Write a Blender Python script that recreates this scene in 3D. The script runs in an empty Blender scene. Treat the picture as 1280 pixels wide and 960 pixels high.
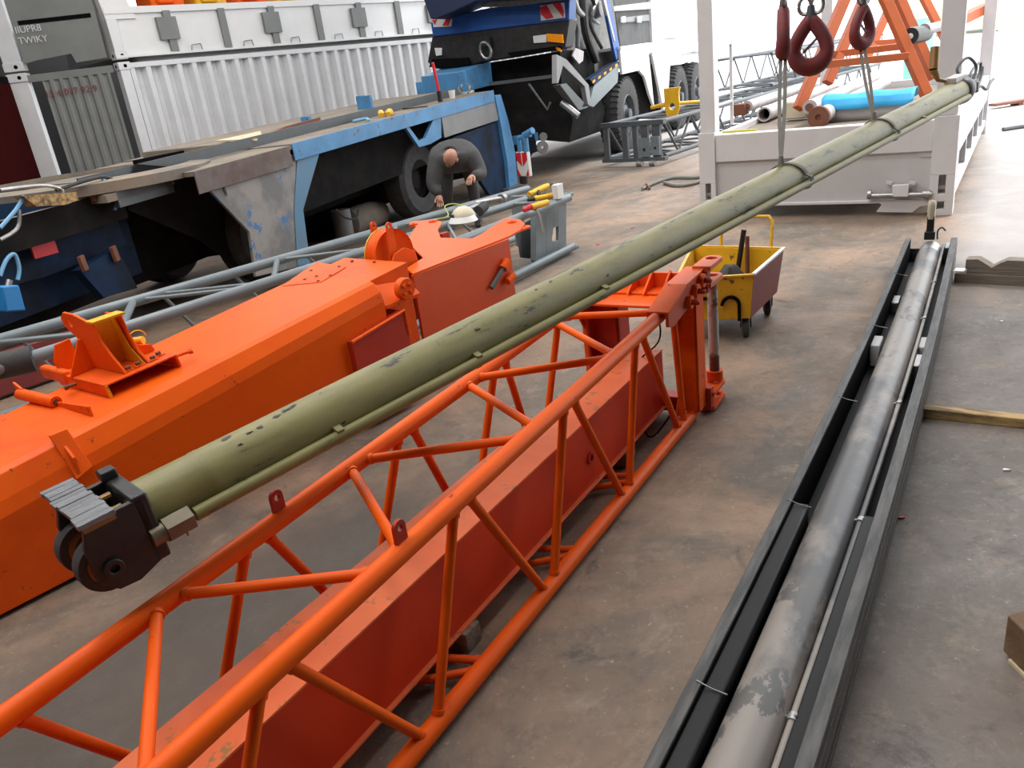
import bpy, math, random
from mathutils import Vector, Matrix
random.seed(7)
PI = math.pi
SC = bpy.context.scene
COL = SC.collection
def V3(*a): return Vector(a)
# ------------------------------------------------------------ camera
FPX, CH = 986.0, 1.7
_D = FPX*FPX/387.0
_r = Vector((325., 2490.)).normalized()
_dn = Vector((_r.x*_D, -_r.y*_D, -FPX)).normalized()
_up = -_dn
_fw = Vector((0, 0, -1)); _yw = (_fw-_up*_fw.dot(_up)).normalized(); _xw = _yw.cross(_up)
RM = Matrix((_xw, _yw, _up))            # camera -> world
CAM = Vector((0, 0, CH))
cd = bpy.data.cameras.new('camera'); cam = bpy.data.objects.new('camera', cd); COL.objects.link(cam)
cam.matrix_world = Matrix.Translation(CAM) @ RM.to_4x4()
cd.sensor_width = 36; cd.lens = FPX/1280*36; cd.clip_start = .05; cd.clip_end = 500
SC.camera = cam
def ray(x, y): return RM @ Vector((x-640, 480-y, -FPX))
def G(x, y, z=0.):                       # measured point at a known height
    d = ray(x, y); return CAM + d*((z-CH)/d.z)
def PV(x, y, p, az):                     # measured point on a vertical plane through p running along az
    d = ray(x, y); a = math.radians(az); n = Vector((math.sin(a), -math.cos(a), 0))
    return CAM + d*(n.dot(Vector(p)-CAM)/n.dot(d))
def DZ(x, y, zc): return CAM + ray(x, y)*(zc/FPX)
class FR:                                # local frame: a along az, b to its right, c up
    def __init__(s, o, az):
        a = math.radians(az); s.o = Vector(o); s.u = Vector((math.cos(a), math.sin(a), 0)); s.n = Vector((math.sin(a), -math.cos(a), 0)); s.z = Vector((0, 0, 1))
    def __call__(s, a, b, c): return s.o+s.u*a+s.n*b+s.z*c
# ------------------------------------------------------------ materials
def mat(name, col, rough=.5, metal=0., var=.0, scale=6., col2=None, amt=.5, bump=0., bscale=40., spec=.5, coat=0., stretch=None, contrast=(.4, .65), fleck=None, fleck_amt=.62, fscale=14.):
    m = bpy.data.materials.new(name); m.use_nodes = True
    nt = m.node_tree; b = nt.nodes['Principled BSDF']
    b.inputs['Roughness'].default_value = rough; b.inputs['Metallic'].default_value = metal
    b.inputs['Specular IOR Level'].default_value = spec; b.inputs['Coat Weight'].default_value = coat
    tc = nt.nodes.new('ShaderNodeTexCoord'); mp = nt.nodes.new('ShaderNodeMapping')
    nt.links.new(tc.outputs['Object'], mp.inputs['Vector'])
    if stretch: mp.inputs['Scale'].default_value = stretch[0]; mp.inputs['Rotation'].default_value = (0, 0, math.radians(-stretch[1]))
    if stretch:
        mp.inputs['Rotation'].default_value = (0, 0, 0)
        m0 = nt.nodes.new('ShaderNodeMapping'); m0.inputs['Rotation'].default_value = (0, 0, math.radians(-stretch[1]))
        nt.links.new(tc.outputs['Object'], m0.inputs['Vector']); nt.links.new(m0.outputs['Vector'], mp.inputs['Vector'])
    c4 = (*col, 1)
    cur = None
    def noise(sc, det=6, r=.6):
        n = nt.nodes.new('ShaderNodeTexNoise'); n.inputs['Scale'].default_value = sc; n.inputs['Detail'].default_value = det; n.inputs['Roughness'].default_value = r
        nt.links.new(mp.outputs['Vector'], n.inputs['Vector']); return n
    def mix(a, bcol, fac):
        x = nt.nodes.new('ShaderNodeMix'); x.data_type = 'RGBA'
        if isinstance(a, tuple): x.inputs['A'].default_value = a
        else: nt.links.new(a, x.inputs['A'])
        x.inputs['B'].default_value = bcol
        nt.links.new(fac, x.inputs['Factor']); return x.outputs['Result']
    cur = c4
    if col2 is not None or var:
        n = noise(scale); r = nt.nodes.new('ShaderNodeMapRange')
        r.inputs['From Min'].default_value = contrast[0]; r.inputs['From Max'].default_value = contrast[1]; r.inputs['To Max'].default_value = amt
        nt.links.new(n.outputs['Fac'], r.inputs['Value'])
        c2 = col2 if col2 is not None else tuple(max(0, c*(1-var)) for c in col)
        cur = mix(c4, (*c2, 1), r.outputs['Result'])
    if fleck is not None:
        n = noise(fscale, 8, .7); r = nt.nodes.new('ShaderNodeMapRange')
        r.inputs['From Min'].default_value = fleck_amt; r.inputs['From Max'].default_value = fleck_amt+.03
        nt.links.new(n.outputs['Fac'], r.inputs['Value'])
        cur = mix(cur, (*fleck, 1), r.outputs['Result'])
    if isinstance(cur, tuple): b.inputs['Base Color'].default_value = cur
    else: nt.links.new(cur, b.inputs['Base Color'])
    if bump:
        n = noise(bscale); bp = nt.nodes.new('ShaderNodeBump'); bp.inputs['Strength'].default_value = bump; bp.inputs['Distance'].default_value = .01
        nt.links.new(n.outputs['Fac'], bp.inputs['Height']); nt.links.new(bp.outputs['Normal'], b.inputs['Normal'])
    return m
M = {}
M['orange'] = mat('orange_paint', (.80, .112, .006), .40, spec=.14, col2=(.74, .085, .008), scale=3, amt=.6, fleck=(.22, .03, .015), fleck_amt=.66, fscale=20, bump=.04)
M['orange2'] = mat('orange_paint_chipped', (.80, .112, .008), .42, spec=.16, col2=(.66, .07, .008), scale=4, amt=.7, fleck=(.20, .05, .03), fleck_amt=.63, fscale=24, bump=.05)
M['red'] = mat('red_oxide', (.42, .030, .010), .5, spec=.35, col2=(.30, .020, .010), scale=5)
M['salmon'] = mat('faded_red_and_glare', (.72, .16, .055), .5, spec=.25, col2=(.66, .11, .035), scale=4, amt=.7, fleck=(.30, .15, .05), fleck_amt=.60, fscale=13, bump=.04)
M['yellow'] = mat('yellow_paint', (.78, .44, .01), .45, col2=(.62, .30, .01), scale=8, fleck=(.16, .08, .03), fleck_amt=.62, fscale=18)
M['green'] = mat('olive_paint', (.23, .205, .080), .45, spec=.4, col2=(.145, .135, .048), scale=5, amt=.8, stretch=((1, 4, 4), 43.2), fleck=(.03, .03, .028), fleck_amt=.60, fscale=5, bump=.03)
M['black'] = mat('black_steel', (.012, .012, .013), .42, col2=(.04, .04, .042), scale=9, bump=.1)
M['grease'] = mat('greasy_grey_board', (.21, .22, .24), .42, col2=(.06, .06, .065), scale=11, bump=.8, bscale=26, stretch=((1, 5, 5), 43))
M['blackmatte'] = mat('black_matte', (.005, .005, .006), .9, spec=.05)
M['rubber'] = mat('rubber', (.035, .035, .037), .75, col2=(.075, .072, .07), scale=12, bump=.2)
M['steel'] = mat('worn_steel', (.42, .42, .42), .35, .8, col2=(.2, .19, .18), scale=14, bump=.05)
M['brass'] = mat('worn_ochre_metal', (.30, .17, .06), .4, .3, var=.4, scale=12)
M['bronze'] = mat('old_bronze_hex', (.20, .17, .12), .45, .5, var=.4, scale=12)
M['grey'] = mat('grey_paint', (.17, .205, .225), .38, var=.25, scale=6, coat=.1, fleck=(.05, .05, .05), fleck_amt=.68)
M['dkgrey'] = mat('dark_grey_paint', (.085, .095, .105), .45, var=.3, scale=6)
M['blue'] = mat('blue_paint', (.075, .255, .50), .45, col2=(.04, .13, .25), scale=3, fleck=(.12, .10, .08), fleck_amt=.6, fscale=8)
M['blued'] = mat('dark_blue_paint', (.010, .030, .075), .6, spec=.15, col2=(.010, .010, .012), scale=3, amt=.9)
M['truckblue'] = mat('truck_blue', (.015, .09, .36), .4, col2=(.01, .05, .2), scale=3)
M['skyblue'] = mat('bright_blue_cloth', (.04, .42, .80), .6, col2=(.02, .28, .62), scale=5, bump=.3, bscale=10, fleck=(.7, .4, .25), fleck_amt=.66, fscale=3)
M['white'] = mat('white_paint', (.72, .72, .72), .4, var=.08, scale=4)
M['cont'] = mat('container_grey_paint', (.66, .67, .69), .35, var=.15, scale=3, coat=.1)
M['contd'] = mat('container_end_grey', (.20, .21, .205), .55, var=.25, scale=3)
M['rack'] = mat('rack_light_grey', (.68, .665, .675), .5, var=.12, scale=5)
M['rackp'] = mat('rack_panel_grey', (.56, .545, .55), .5, var=.12, scale=5)
M['rust'] = mat('rust', (.20, .075, .045), .75, var=.4, scale=9, bump=.3)
M['pipe'] = mat('pale_grey_pipe', (.52, .50, .50), .5, col2=(.32, .27, .25), scale=5)
M['wood'] = mat('weathered_wood', (.24, .20, .16), .8, col2=(.10, .08, .065), scale=5, bump=.5, bscale=12, stretch=((1, 9, 9), -42))
M['woodraw'] = mat('yellow_worn_timber', (.52, .34, .14), .75, col2=(.12, .08, .04), scale=5, amt=1, bump=.4, stretch=((1, 6, 6), -42))
M['woodpale'] = mat('pale_wood', (.62, .50, .34), .75, var=.3, scale=7)
M['crate'] = mat('black_painted_plywood', (.05, .052, .054), .55, spec=.35, col2=(.13, .125, .12), scale=5, amt=.8, bump=.35, bscale=18, stretch=((1, 7, 7), 56.6), fleck=(.42, .33, .2), fleck_amt=.70, fscale=6)
M['crated'] = mat('crate_inner_batten', (.008, .009, .010), .5, spec=.25, var=.3, scale=6)
M['ram'] = mat('dusty_dark_tube', (.09, .09, .093), .42, col2=(.25, .225, .205), scale=1.5, amt=1, contrast=(.44, .54), stretch=((1, 1.6, 1.6), 56.6), bump=.04, fleck=(.10, .098, .096), fleck_amt=.56, fscale=4.5)
M['deck'] = mat('dusty_deck', (.17, .15, .13), .85, col2=(.34, .26, .17), scale=3, bump=.4)
M['gusset'] = mat('primed_steel_blue_scuffs', (.15, .15, .15), .5, col2=(.30, .28, .26), scale=2.2, contrast=(.45, .6), amt=.8, fleck=(.06, .16, .34), fleck_amt=.59, fscale=5)
M['bluefade'] = mat('rubbed_blue_steel', (.08, .22, .36), .5, col2=(.17, .17, .17), scale=5)
M['metalsheet'] = mat('brushed_sheet', (.24, .24, .245), .5, .3, var=.3, scale=3)
M['chassis'] = mat('grimy_chassis', (.010, .010, .011), .8, spec=.12, col2=(.03, .025, .02), scale=4, bump=.2)
M['glassclear'] = mat('lamp_glass', (.75, .75, .75), .15, var=.1)
M['amber'] = mat('amber_lens', (.95, .32, .01), .2)
M['redp'] = mat('red_stripe', (.62, .02, .03), .45)
M['maroon'] = mat('maroon_paint', (.20, .035, .035), .5, col2=(.24, .05, .05), scale=8, bump=.1)
M['hookred'] = mat('dark_red_hook_paint', (.22, .035, .04), .6, spec=.3, col2=(.12, .08, .08), scale=14)
M['sling'] = mat('grey_webbing', (.22, .21, .19), .85, var=.3, scale=20, bump=.3)
M['skin'] = mat('skin', (.46, .23, .16), .55, var=.1)
M['cloth'] = mat('dark_work_jacket', (.06, .06, .062), .85, var=.4, scale=8, bump=.5, bscale=14)
M['trouser'] = mat('dark_work_trousers', (.02, .02, .024), .9, var=.3, scale=8)
M['edge'] = mat('bare_dark_edge', (.10, .06, .05), .6, col2=(.2, .19, .18), scale=4)
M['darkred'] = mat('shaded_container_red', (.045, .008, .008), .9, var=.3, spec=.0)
M['trestle'] = mat('trestle_orange', (.50, .10, .018), .5, var=.2, scale=5)
M['foam'] = mat('white_foam', (.62, .62, .64), .8, var=.1)
M['cream'] = mat('cream_plastic', (.62, .56, .42), .5, var=.2)
M['bluehose'] = mat('blue_hose', (.18, .42, .66), .5, var=.2)
M['grass'] = mat('grass', (.32, .44, .20), .95, col2=(.42, .50, .26), scale=.6)
M['tape'] = mat('yellow_black_tape', (.55, .50, .05), .6)
def floor_mat():
    m = bpy.data.materials.new('oil_stained_concrete'); m.use_nodes = True; nt = m.node_tree; b = nt.nodes['Principled BSDF']
    tc = nt.nodes.new('ShaderNodeTexCoord')
    def noise(sc, det=8, r=.6, st=None, dist=0):
        mp = nt.nodes.new('ShaderNodeMapping'); nt.links.new(tc.outputs['Object'], mp.inputs['Vector'])
        if st:
            m0 = nt.nodes.new('ShaderNodeMapping'); m0.inputs['Rotation'].default_value = (0, 0, math.radians(-st[1])); nt.links.new(tc.outputs['Object'], m0.inputs['Vector']); nt.links.new(m0.outputs['Vector'], mp.inputs['Vector']); mp.inputs['Scale'].default_value = st[0]
        n = nt.nodes.new('ShaderNodeTexNoise'); n.inputs['Scale'].default_value = sc; n.inputs['Detail'].default_value = det; n.inputs['Roughness'].default_value = r; n.inputs['Distortion'].default_value = dist
        nt.links.new(mp.outputs['Vector'], n.inputs['Vector']); return n
    def rng(n, a, bb, t0=0, t1=1):
        r = nt.nodes.new('ShaderNodeMapRange'); r.inputs['From Min'].default_value = a; r.inputs['From Max'].default_value = bb; r.inputs['To Min'].default_value = t0; r.inputs['To Max'].default_value = t1
        nt.links.new(n.outputs[0], r.inputs['Value']); return r.outputs['Result']
    def mix(a, c, f):
        x = nt.nodes.new('ShaderNodeMix'); x.data_type = 'RGBA'
        if isinstance(a, tuple): x.inputs['A'].default_value = a
        else: nt.links.new(a, x.inputs['A'])
        x.inputs['B'].default_value = c; nt.links.new(f, x.inputs['Factor']); return x.outputs['Result']
    c = mix((.18, .13, .096, 1), (.29, .195, .132, 1), rng(noise(.7, st=((1, 2.2, 1), 50)), .38, .6))
    # damp grey bay to the right of the crate
    sep = nt.nodes.new('ShaderNodeSeparateXYZ'); mr = nt.nodes.new('ShaderNodeMapping'); mr.inputs['Rotation'].default_value = (0, 0, math.radians(-56.6)); nt.links.new(tc.outputs['Object'], mr.inputs['Vector']); nt.links.new(mr.outputs['Vector'], sep.inputs['Vector'])
    rr = nt.nodes.new('ShaderNodeMapRange'); rr.inputs['From Min'].default_value = .40; rr.inputs['From Max'].default_value = .30; rr.inputs['To Max'].default_value = .8
    nt.links.new(sep.outputs['Y'], rr.inputs['Value'])
    r2 = nt.nodes.new('ShaderNodeMapRange'); r2.inputs['From Min'].default_value = 5.6; r2.inputs['From Max'].default_value = 5.3
    nt.links.new(sep.outputs['X'], r2.inputs['Value'])
    mu = nt.nodes.new('ShaderNodeMath'); mu.operation = 'MULTIPLY'; nt.links.new(rr.outputs[0], mu.inputs[0]); nt.links.new(r2.outputs[0], mu.inputs[1])
    c = mix(c, (.165, .145, .135, 1), mu.outputs[0])
    c = mix(c, (.11, .095, .078, 1), rng(noise(1.1, 9, .65, dist=.8), .46, .62, 0, .9))
    c = mix(c, (.30, .24, .18, 1), rng(noise(4, 10, .75, st=((1, 1.6, 1), 50), dist=.4), .54, .68, 0, .6))
    c = mix(c, (.06, .053, .048, 1), rng(noise(2.1, 12, .75, dist=1.4), .57, .67, 0, .85))
    c = mix(c, (.40, .34, .26, 1), rng(noise(34, 4, .6), .64, .70, 0, .5))
    c = mix(c, (.05, .045, .04, 1), rng(noise(11, 12, .8), .50, .66, 0, .4))
    c = mix(c, (.34, .28, .22, 1), rng(noise(16, 12, .8, dist=.3), .54, .68, 0, .4))
    # dark patch between jib and boom: oil with the shade there painted in
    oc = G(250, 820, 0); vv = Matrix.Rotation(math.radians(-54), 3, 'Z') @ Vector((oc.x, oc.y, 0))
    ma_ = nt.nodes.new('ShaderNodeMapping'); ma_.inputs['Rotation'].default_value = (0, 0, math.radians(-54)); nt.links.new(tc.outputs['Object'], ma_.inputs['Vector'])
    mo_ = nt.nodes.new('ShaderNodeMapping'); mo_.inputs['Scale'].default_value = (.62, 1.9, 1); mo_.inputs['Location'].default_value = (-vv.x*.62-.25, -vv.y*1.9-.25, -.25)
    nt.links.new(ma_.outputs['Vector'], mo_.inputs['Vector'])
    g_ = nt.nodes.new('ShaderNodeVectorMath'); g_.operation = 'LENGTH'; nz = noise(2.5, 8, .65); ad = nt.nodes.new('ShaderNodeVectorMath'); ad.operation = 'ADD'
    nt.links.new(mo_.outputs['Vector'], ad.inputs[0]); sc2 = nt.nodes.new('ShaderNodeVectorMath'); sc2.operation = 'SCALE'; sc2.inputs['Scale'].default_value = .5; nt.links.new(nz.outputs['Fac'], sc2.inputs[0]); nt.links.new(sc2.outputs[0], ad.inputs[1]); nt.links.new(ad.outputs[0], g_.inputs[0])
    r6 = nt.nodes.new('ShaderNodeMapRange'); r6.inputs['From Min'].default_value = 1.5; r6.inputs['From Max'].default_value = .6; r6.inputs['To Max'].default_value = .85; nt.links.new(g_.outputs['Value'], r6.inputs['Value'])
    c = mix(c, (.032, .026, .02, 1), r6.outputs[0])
    # paler apron outside, blown-out daylight put into the colour
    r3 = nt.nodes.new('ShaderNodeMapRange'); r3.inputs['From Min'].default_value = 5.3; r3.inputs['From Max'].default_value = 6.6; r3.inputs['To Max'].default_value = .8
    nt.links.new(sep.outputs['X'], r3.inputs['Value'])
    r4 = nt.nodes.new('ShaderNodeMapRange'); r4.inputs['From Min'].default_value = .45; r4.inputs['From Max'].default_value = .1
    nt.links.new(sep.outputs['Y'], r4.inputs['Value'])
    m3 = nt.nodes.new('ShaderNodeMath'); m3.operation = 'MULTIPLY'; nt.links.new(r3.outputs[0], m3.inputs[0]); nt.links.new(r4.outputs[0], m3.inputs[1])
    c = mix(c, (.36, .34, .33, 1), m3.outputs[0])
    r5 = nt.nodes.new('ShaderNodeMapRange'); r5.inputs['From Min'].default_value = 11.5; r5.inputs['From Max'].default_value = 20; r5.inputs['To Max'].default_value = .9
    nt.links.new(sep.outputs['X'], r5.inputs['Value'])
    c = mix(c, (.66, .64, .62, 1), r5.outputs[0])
    nt.links.new(c, b.inputs['Base Color'])
    nt.links.new(rng(noise(2.2, dist=.5), .35, .7, .75, .5), b.inputs['Roughness'])
    bp = nt.nodes.new('ShaderNodeBump'); bp.inputs['Strength'].default_value = .35; bp.inputs['Distance'].default_value = .01
    nt.links.new(noise(22, 10, .7).outputs['Fac'], bp.inputs['Height']); nt.links.new(bp.outputs['Normal'], b.inputs['Normal'])
    return m
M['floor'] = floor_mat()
# ------------------------------------------------------------ mesh building
class MB:
    def __init__(s): s.v = []; s.f = []
    def add(s, vs, fs):
        k = len(s.v); s.v += [Vector(v) for v in vs]; s.f += [tuple(i+k for i in f) for f in fs]; return s
    def hexa(s, p):        # 4 bottom, 4 top
        return s.add(p, [(0, 3, 2, 1), (4, 5, 6, 7), (0, 1, 5, 4), (1, 2, 6, 5), (2, 3, 7, 6), (3, 0, 4, 7)])
    def box(s, F, a0, a1, b0, b1, c0, c1):
        return s.hexa([F(a0, b0, c0), F(a1, b0, c0), F(a1, b1, c0), F(a0, b1, c0), F(a0, b0, c1), F(a1, b0, c1), F(a1, b1, c1), F(a0, b1, c1)])
    def bar(s, p, q, w, h, up=(0, 0, 1)):
        p, q = Vector(p), Vector(q); d = (q-p).normalized(); up = Vector(up)
        if abs(d.dot(up)) > .98: up = Vector((1, 0, 0))
        x = d.cross(up).normalized()*w/2; y = x.cross(d).normalized()*h/2
        return s.hexa([p-x-y, q-x-y, q+x-y, p+x-y, p-x+y, q-x+y, q+x+y, p+x+y])
    def prism(s, poly, vec):
        n = len(poly); vec = Vector(vec); vs = [Vector(p) for p in poly]+[Vector(p)+vec for p in poly]
        return s.add(vs, [tuple(range(n-1, -1, -1)), tuple(range(n, 2*n))]+[(i, (i+1) % n, n+(i+1) % n, n+i) for i in range(n)])
    def loft(s, rings, caps=True, close=True):
        n = len(rings[0]); vs = [p for r in rings for p in r]; fs = []
        for k in range(len(rings)-1):
            for i in range(n if close else n-1):
                j = (i+1) % n; fs.append((k*n+i, k*n+j, (k+1)*n+j, (k+1)*n+i))
        if caps and close: fs += [tuple(range(n-1, -1, -1)), tuple(range((len(rings)-1)*n, len(rings)*n))]
        return s.add(vs, fs)
    def tube(s, pts, r, seg=12, caps=True):
        pts = [Vector(p) for p in pts]; n = len(pts); rs = r if isinstance(r, (list, tuple)) else [r]*n
        t0 = (pts[1]-pts[0]).normalized(); x = t0.orthogonal().normalized(); rings = []
        for i, p in enumerate(pts):
            t = ((pts[min(i+1, n-1)]-p).normalized()+(p-pts[max(i-1, 0)]).normalized())
            t = t.normalized() if t.length > 1e-6 else t0
            x = (x-t*x.dot(t)).normalized(); y = t.cross(x)
            rings.append([p+(x*math.cos(2*PI*k/seg)+y*math.sin(2*PI*k/seg))*rs[i] for k in range(seg)])
        return s.loft(rings, caps)
    def ring(s, o, axis, r0, r1, w, seg=28):   # washer/annulus of width w along axis
        return s.lathe(o, axis, [(r0, -w/2), (r1, -w/2), (r1, w/2), (r0, w/2)], seg, closed=True)
    def lathe(s, o, axis, prof, seg=24, closed=False):
        o = Vector(o); t = Vector(axis).normalized(); x = t.orthogonal().normalized(); y = t.cross(x); n = len(prof)
        vs = []; fs = []
        for k in range(seg):
            c, sn = math.cos(2*PI*k/seg), math.sin(2*PI*k/seg)
            vs += [o+t*h+(x*c+y*sn)*max(r, 1e-4) for r, h in prof]
        for k in range(seg):
            k2 = (k+1) % seg
            for i in range(n if closed else n-1):
                j = (i+1) % n; fs.append((k*n+i, k*n+j, k2*n+j, k2*n+i))
        return s.add(vs, fs)
    def eye(s, o, ex, ey, outline, hc, hr, th, seg=28):  # plate with a round hole; outline star-shaped about hc
        o = Vector(o); ex = Vector(ex).normalized(); ey = Vector(ey).normalized(); ez = ex.cross(ey).normalized()
        def hit(a):
            d = (math.cos(a), math.sin(a)); best = 1e9
            for i in range(len(outline)):
                x1, y1 = outline[i][0]-hc[0], outline[i][1]-hc[1]; x2, y2 = outline[(i+1) % len(outline)][0]-hc[0], outline[(i+1) % len(outline)][1]-hc[1]
                dx, dy = x2-x1, y2-y1; den = d[0]*dy-d[1]*dx
                if abs(den) < 1e-12: continue
                t = (x1*dy-y1*dx)/den; q = (x1*d[1]-y1*d[0])/den
                if t > 0 and -1e-6 <= q <= 1+1e-6: best = min(best, t)
            return best
        angs = sorted(set([round(2*PI*k/seg, 5) for k in range(seg)]+[round(math.atan2(p[1]-hc[1], p[0]-hc[0]) % (2*PI), 5) for p in outline]))
        n = len(angs); vs = []
        for zz in (-th/2, th/2):
            for a in angs:
                R = hit(a); vs.append(o+ex*(hc[0]+math.cos(a)*R)+ey*(hc[1]+math.sin(a)*R)+ez*zz)
            for a in angs: vs.append(o+ex*(hc[0]+math.cos(a)*hr)+ey*(hc[1]+math.sin(a)*hr)+ez*zz)
        fs = []
        for i in range(n):
            j = (i+1) % n
            fs += [(i, n+i, n+j, j), (2*n+i, 2*n+j, 3*n+j, 3*n+i), (i, j, 2*n+j, 2*n+i), (n+i, 3*n+i, 3*n+j, n+j)]
        return s.add(vs, fs)
    def build(s, name, m, parent=None, bevel=0., smooth=True, ang=35, sub=0):
        off = Vector((0, 0, 0)); q = parent
        while q is not None: off += q.location; q = q.parent
        me = bpy.data.meshes.new(name)
        base = Vector((0, 0, 0))
        if parent is None and name != 'floor':
            base = Vector((sum(v.x for v in s.v)/len(s.v), sum(v.y for v in s.v)/len(s.v), min(v.z for v in s.v)))
        me.from_pydata([tuple(v-off-base) for v in s.v], [], s.f); me.validate(); me.update()
        import bmesh
        bm = bmesh.new(); bm.from_mesh(me); bmesh.ops.recalc_face_normals(bm, faces=bm.faces); bm.to_mesh(me); bm.free()
        if smooth:
            me.shade_smooth(); me.set_sharp_from_angle(angle=math.radians(ang))
        ob = bpy.data.objects.new(name, me); COL.objects.link(ob); ob.location = base
        me.materials.append(M[m] if isinstance(m, str) else m)
        if parent is not None: ob.parent = parent
        if bevel:
            b = ob.modifiers.new('bevel', 'BEVEL'); b.width = bevel; b.segments = 2; b.limit_method = 'ANGLE'; b.angle_limit = math.radians(40)
        if sub:
            b = ob.modifiers.new('sub', 'SUBSURF'); b.levels = sub; b.render_levels = sub
        return ob
def thing(name, label, cat, loc, group=None):
    o = bpy.data.objects.new(name, None); COL.objects.link(o); o.location = Vector(loc); o.empty_display_size = .1
    o['label'] = label; o['category'] = cat
    if group: o['group'] = group
    return o
def tag(o, label, cat, group=None, kind=None):
    o['label'] = label; o['category'] = cat
    if group: o['group'] = group
    if kind: o['kind'] = kind
    return o
def struct(o): o['kind'] = 'structure'; return o
def arc(c, ex, ey, r, a0, a1, n=10, r2=None):
    c = Vector(c); ex = Vector(ex).normalized(); ey = Vector(ey).normalized()
    return [c+ex*math.cos(math.radians(a0+(a1-a0)*i/n))*r+ey*math.sin(math.radians(a0+(a1-a0)*i/n))*(r2 or r) for i in range(n+1)]
def smoothpath(pts, n=6):
    pts = [Vector(p) for p in pts]; out = []
    for i in range(len(pts)-1):
        p0, p1, p2, p3 = pts[max(i-1, 0)], pts[i], pts[i+1], pts[min(i+2, len(pts)-1)]
        for k in range(n):
            t = k/n; out.append(.5*((2*p1)+(p2-p0)*t+(2*p0-5*p1+4*p2-p3)*t*t+(3*p1-p0-3*p2+p3)*t**3))
    return out+[pts[-1]]
W = FR((0, 0, 0), 0)     # world: a = +x, b = -y, c = z
Z = Vector((0, 0, 1))
#@@FLOOR
# ------------------------------------------------------------ setting
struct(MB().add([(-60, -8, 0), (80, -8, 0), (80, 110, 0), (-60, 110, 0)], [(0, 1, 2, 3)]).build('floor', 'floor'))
M['roof'] = mat('unseen_hall_sheet', (.07, .07, .075), .6, var=.1)  # dark, so the unseen hall gives little fill light
RF = FR((0, 0, 0), 50)
# unseen hall roof and walls, added to block sky light, far right open
struct(MB().box(RF, -9, 9.5, -17, 5.5, 6.6, 6.75).build('unseen_roof', 'roof'))
struct(MB().box(RF, 9.5, 14.5, -17, -3.2, 6.6, 6.75).build('unseen_roof', 'roof'))
struct(MB().box(RF, -9.2, -9, -17, 5.5, 0, 6.6).build('unseen_wall_back', 'roof'))
struct(MB().box(RF, -9, 9.5, 5.4, 5.5, 0, 6.6).build('unseen_wall_right', 'roof'))
struct(MB().box(RF, -9, 9.5, -17.1, -17, 0, 6.6).build('unseen_wall_left', 'roof'))
# grass verge far outside
gb = MB(); gv = []
for i in range(31):
    for j in range(9):
        x = 42+i*3; y = 66+j*3; gv.append((x, y-i*.6, .02+j*.5+random.uniform(-.2, .2)))
gb.add(gv, [(i*9+j, (i+1)*9+j, (i+1)*9+j+1, i*9+j+1) for i in range(30) for j in range(8)])
tag(gb.build('grass_verge', 'grass'), 'sunlit green grass bank outside beyond the pale concrete apron', 'grass', kind='stuff')
#@@ORANGE TRUSS
TF = FR((0, 0, 0), 56.4)
tr = thing('lattice_jib', 'orange tubular lattice jib section with diagonal braces lying in the foreground', 'crane jib', TF(1.5, -1.5, 0))
CHR = .029
Rn, Rf = G(206, 960, .555), G(835, 385, .65)
Ln, Lf = G(0, 902, .555), G(705, 391, .65)
def lineat(a, b, u):       # point of line a-b at distance u along the jib
    ua, ub = a.dot(TF.u), b.dot(TF.u); return a+(b-a)*((u-ua)/(ub-ua))
Bn, Bf = G(505, 954, .032), G(862, 521, .032)
uR = Rf.dot(TF.u); uB = Bf.dot(TF.u)
def RT(u): return lineat(Rn, Rf, u)
def LT(u): return lineat(Ln, Lf, u)
def RB(u): return lineat(Bn, Bf, u)
def LB(u): p = RB(u); return p-TF.n*.50
U0 = -.55
for a, u1 in ((RT, uR+.02), (LT, uR+.02), (RB, uB+.05), (LB, uB+.05)):
    MB().tube([a(U0), a(u1)], CHR, 24).build('chord', 'orange', tr)
def uof(px, py, L, tol=0):  # distance along the jib where line L passes the sight line
    best = None
    for k in range(-50, 460):
        u = k/100; p = L(u); q = RM.transposed() @ (p-CAM)
        if q.z > -.1: continue
        x = 640+q.x/-q.z*FPX; y = 480-q.y/-q.z*FPX; e = (x-px)**2+(y-py)**2
        if best is None or e < best[0]: best = (e, u)
    return best[1]
def brace(p, q, r=.0155):
    p, q = Vector(p), Vector(q); d = (q-p).normalized()
    MB().tube([p, q], r, 14).tube([p+d*.026, p+d*.040], r*1.22, 14).tube([q-d*.040, q-d*.026], r*1.22, 14).build('brace', 'orange', tr)
# right face
rt = [uof(*p, RT) for p in [(350, 850), (583, 634), (716, 507), (806, 428)]]
rb = [uof(*p, RB) for p in [(530, 908), (688, 733), (782, 618), (850, 533)]]
brace(RT(rt[0]+.03), RB(rb[0]-.03))
for k in range(1, 4):
    brace(RB(rb[k-1]+.03), RT(rt[k]-.025)); brace(RT(rt[k]+.03), RB(rb[k]-.03))
brace(RB(rb[0]-.75), RT(rt[0]-.03))
brace(RT(rt[0]-.75), RB(rb[0]-.8)); brace(RB(rb[3]+.04), RT(uR+.05)-TF.n*.0+Z*-.02)
# top face
lt = [uof(*p, LT) for p in [(207, 755), (438, 576), (582, 469), (693, 400)]]
tr1 = [uof(*p, RT) for p in [(178, 985), (467, 712), (500, 688), (655, 545), (668, 533), (768, 448)]]
brace(LT(lt[0]-.02), RT(tr1[0])); brace(LT(lt[0]+.03), RT(tr1[1]))
brace(LT(lt[1]-.02), RT(tr1[2])); brace(LT(lt[1]+.03), RT(tr1[3]))
brace(LT(lt[2]-.02), RT(tr1[4])); brace(LT(lt[2]+.03), RT(tr1[5]))
brace(LT(lt[3]-.02), RT(uof(768, 444, RT))); brace(LT(lt[3]+.04), RT(uR-.06))
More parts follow.
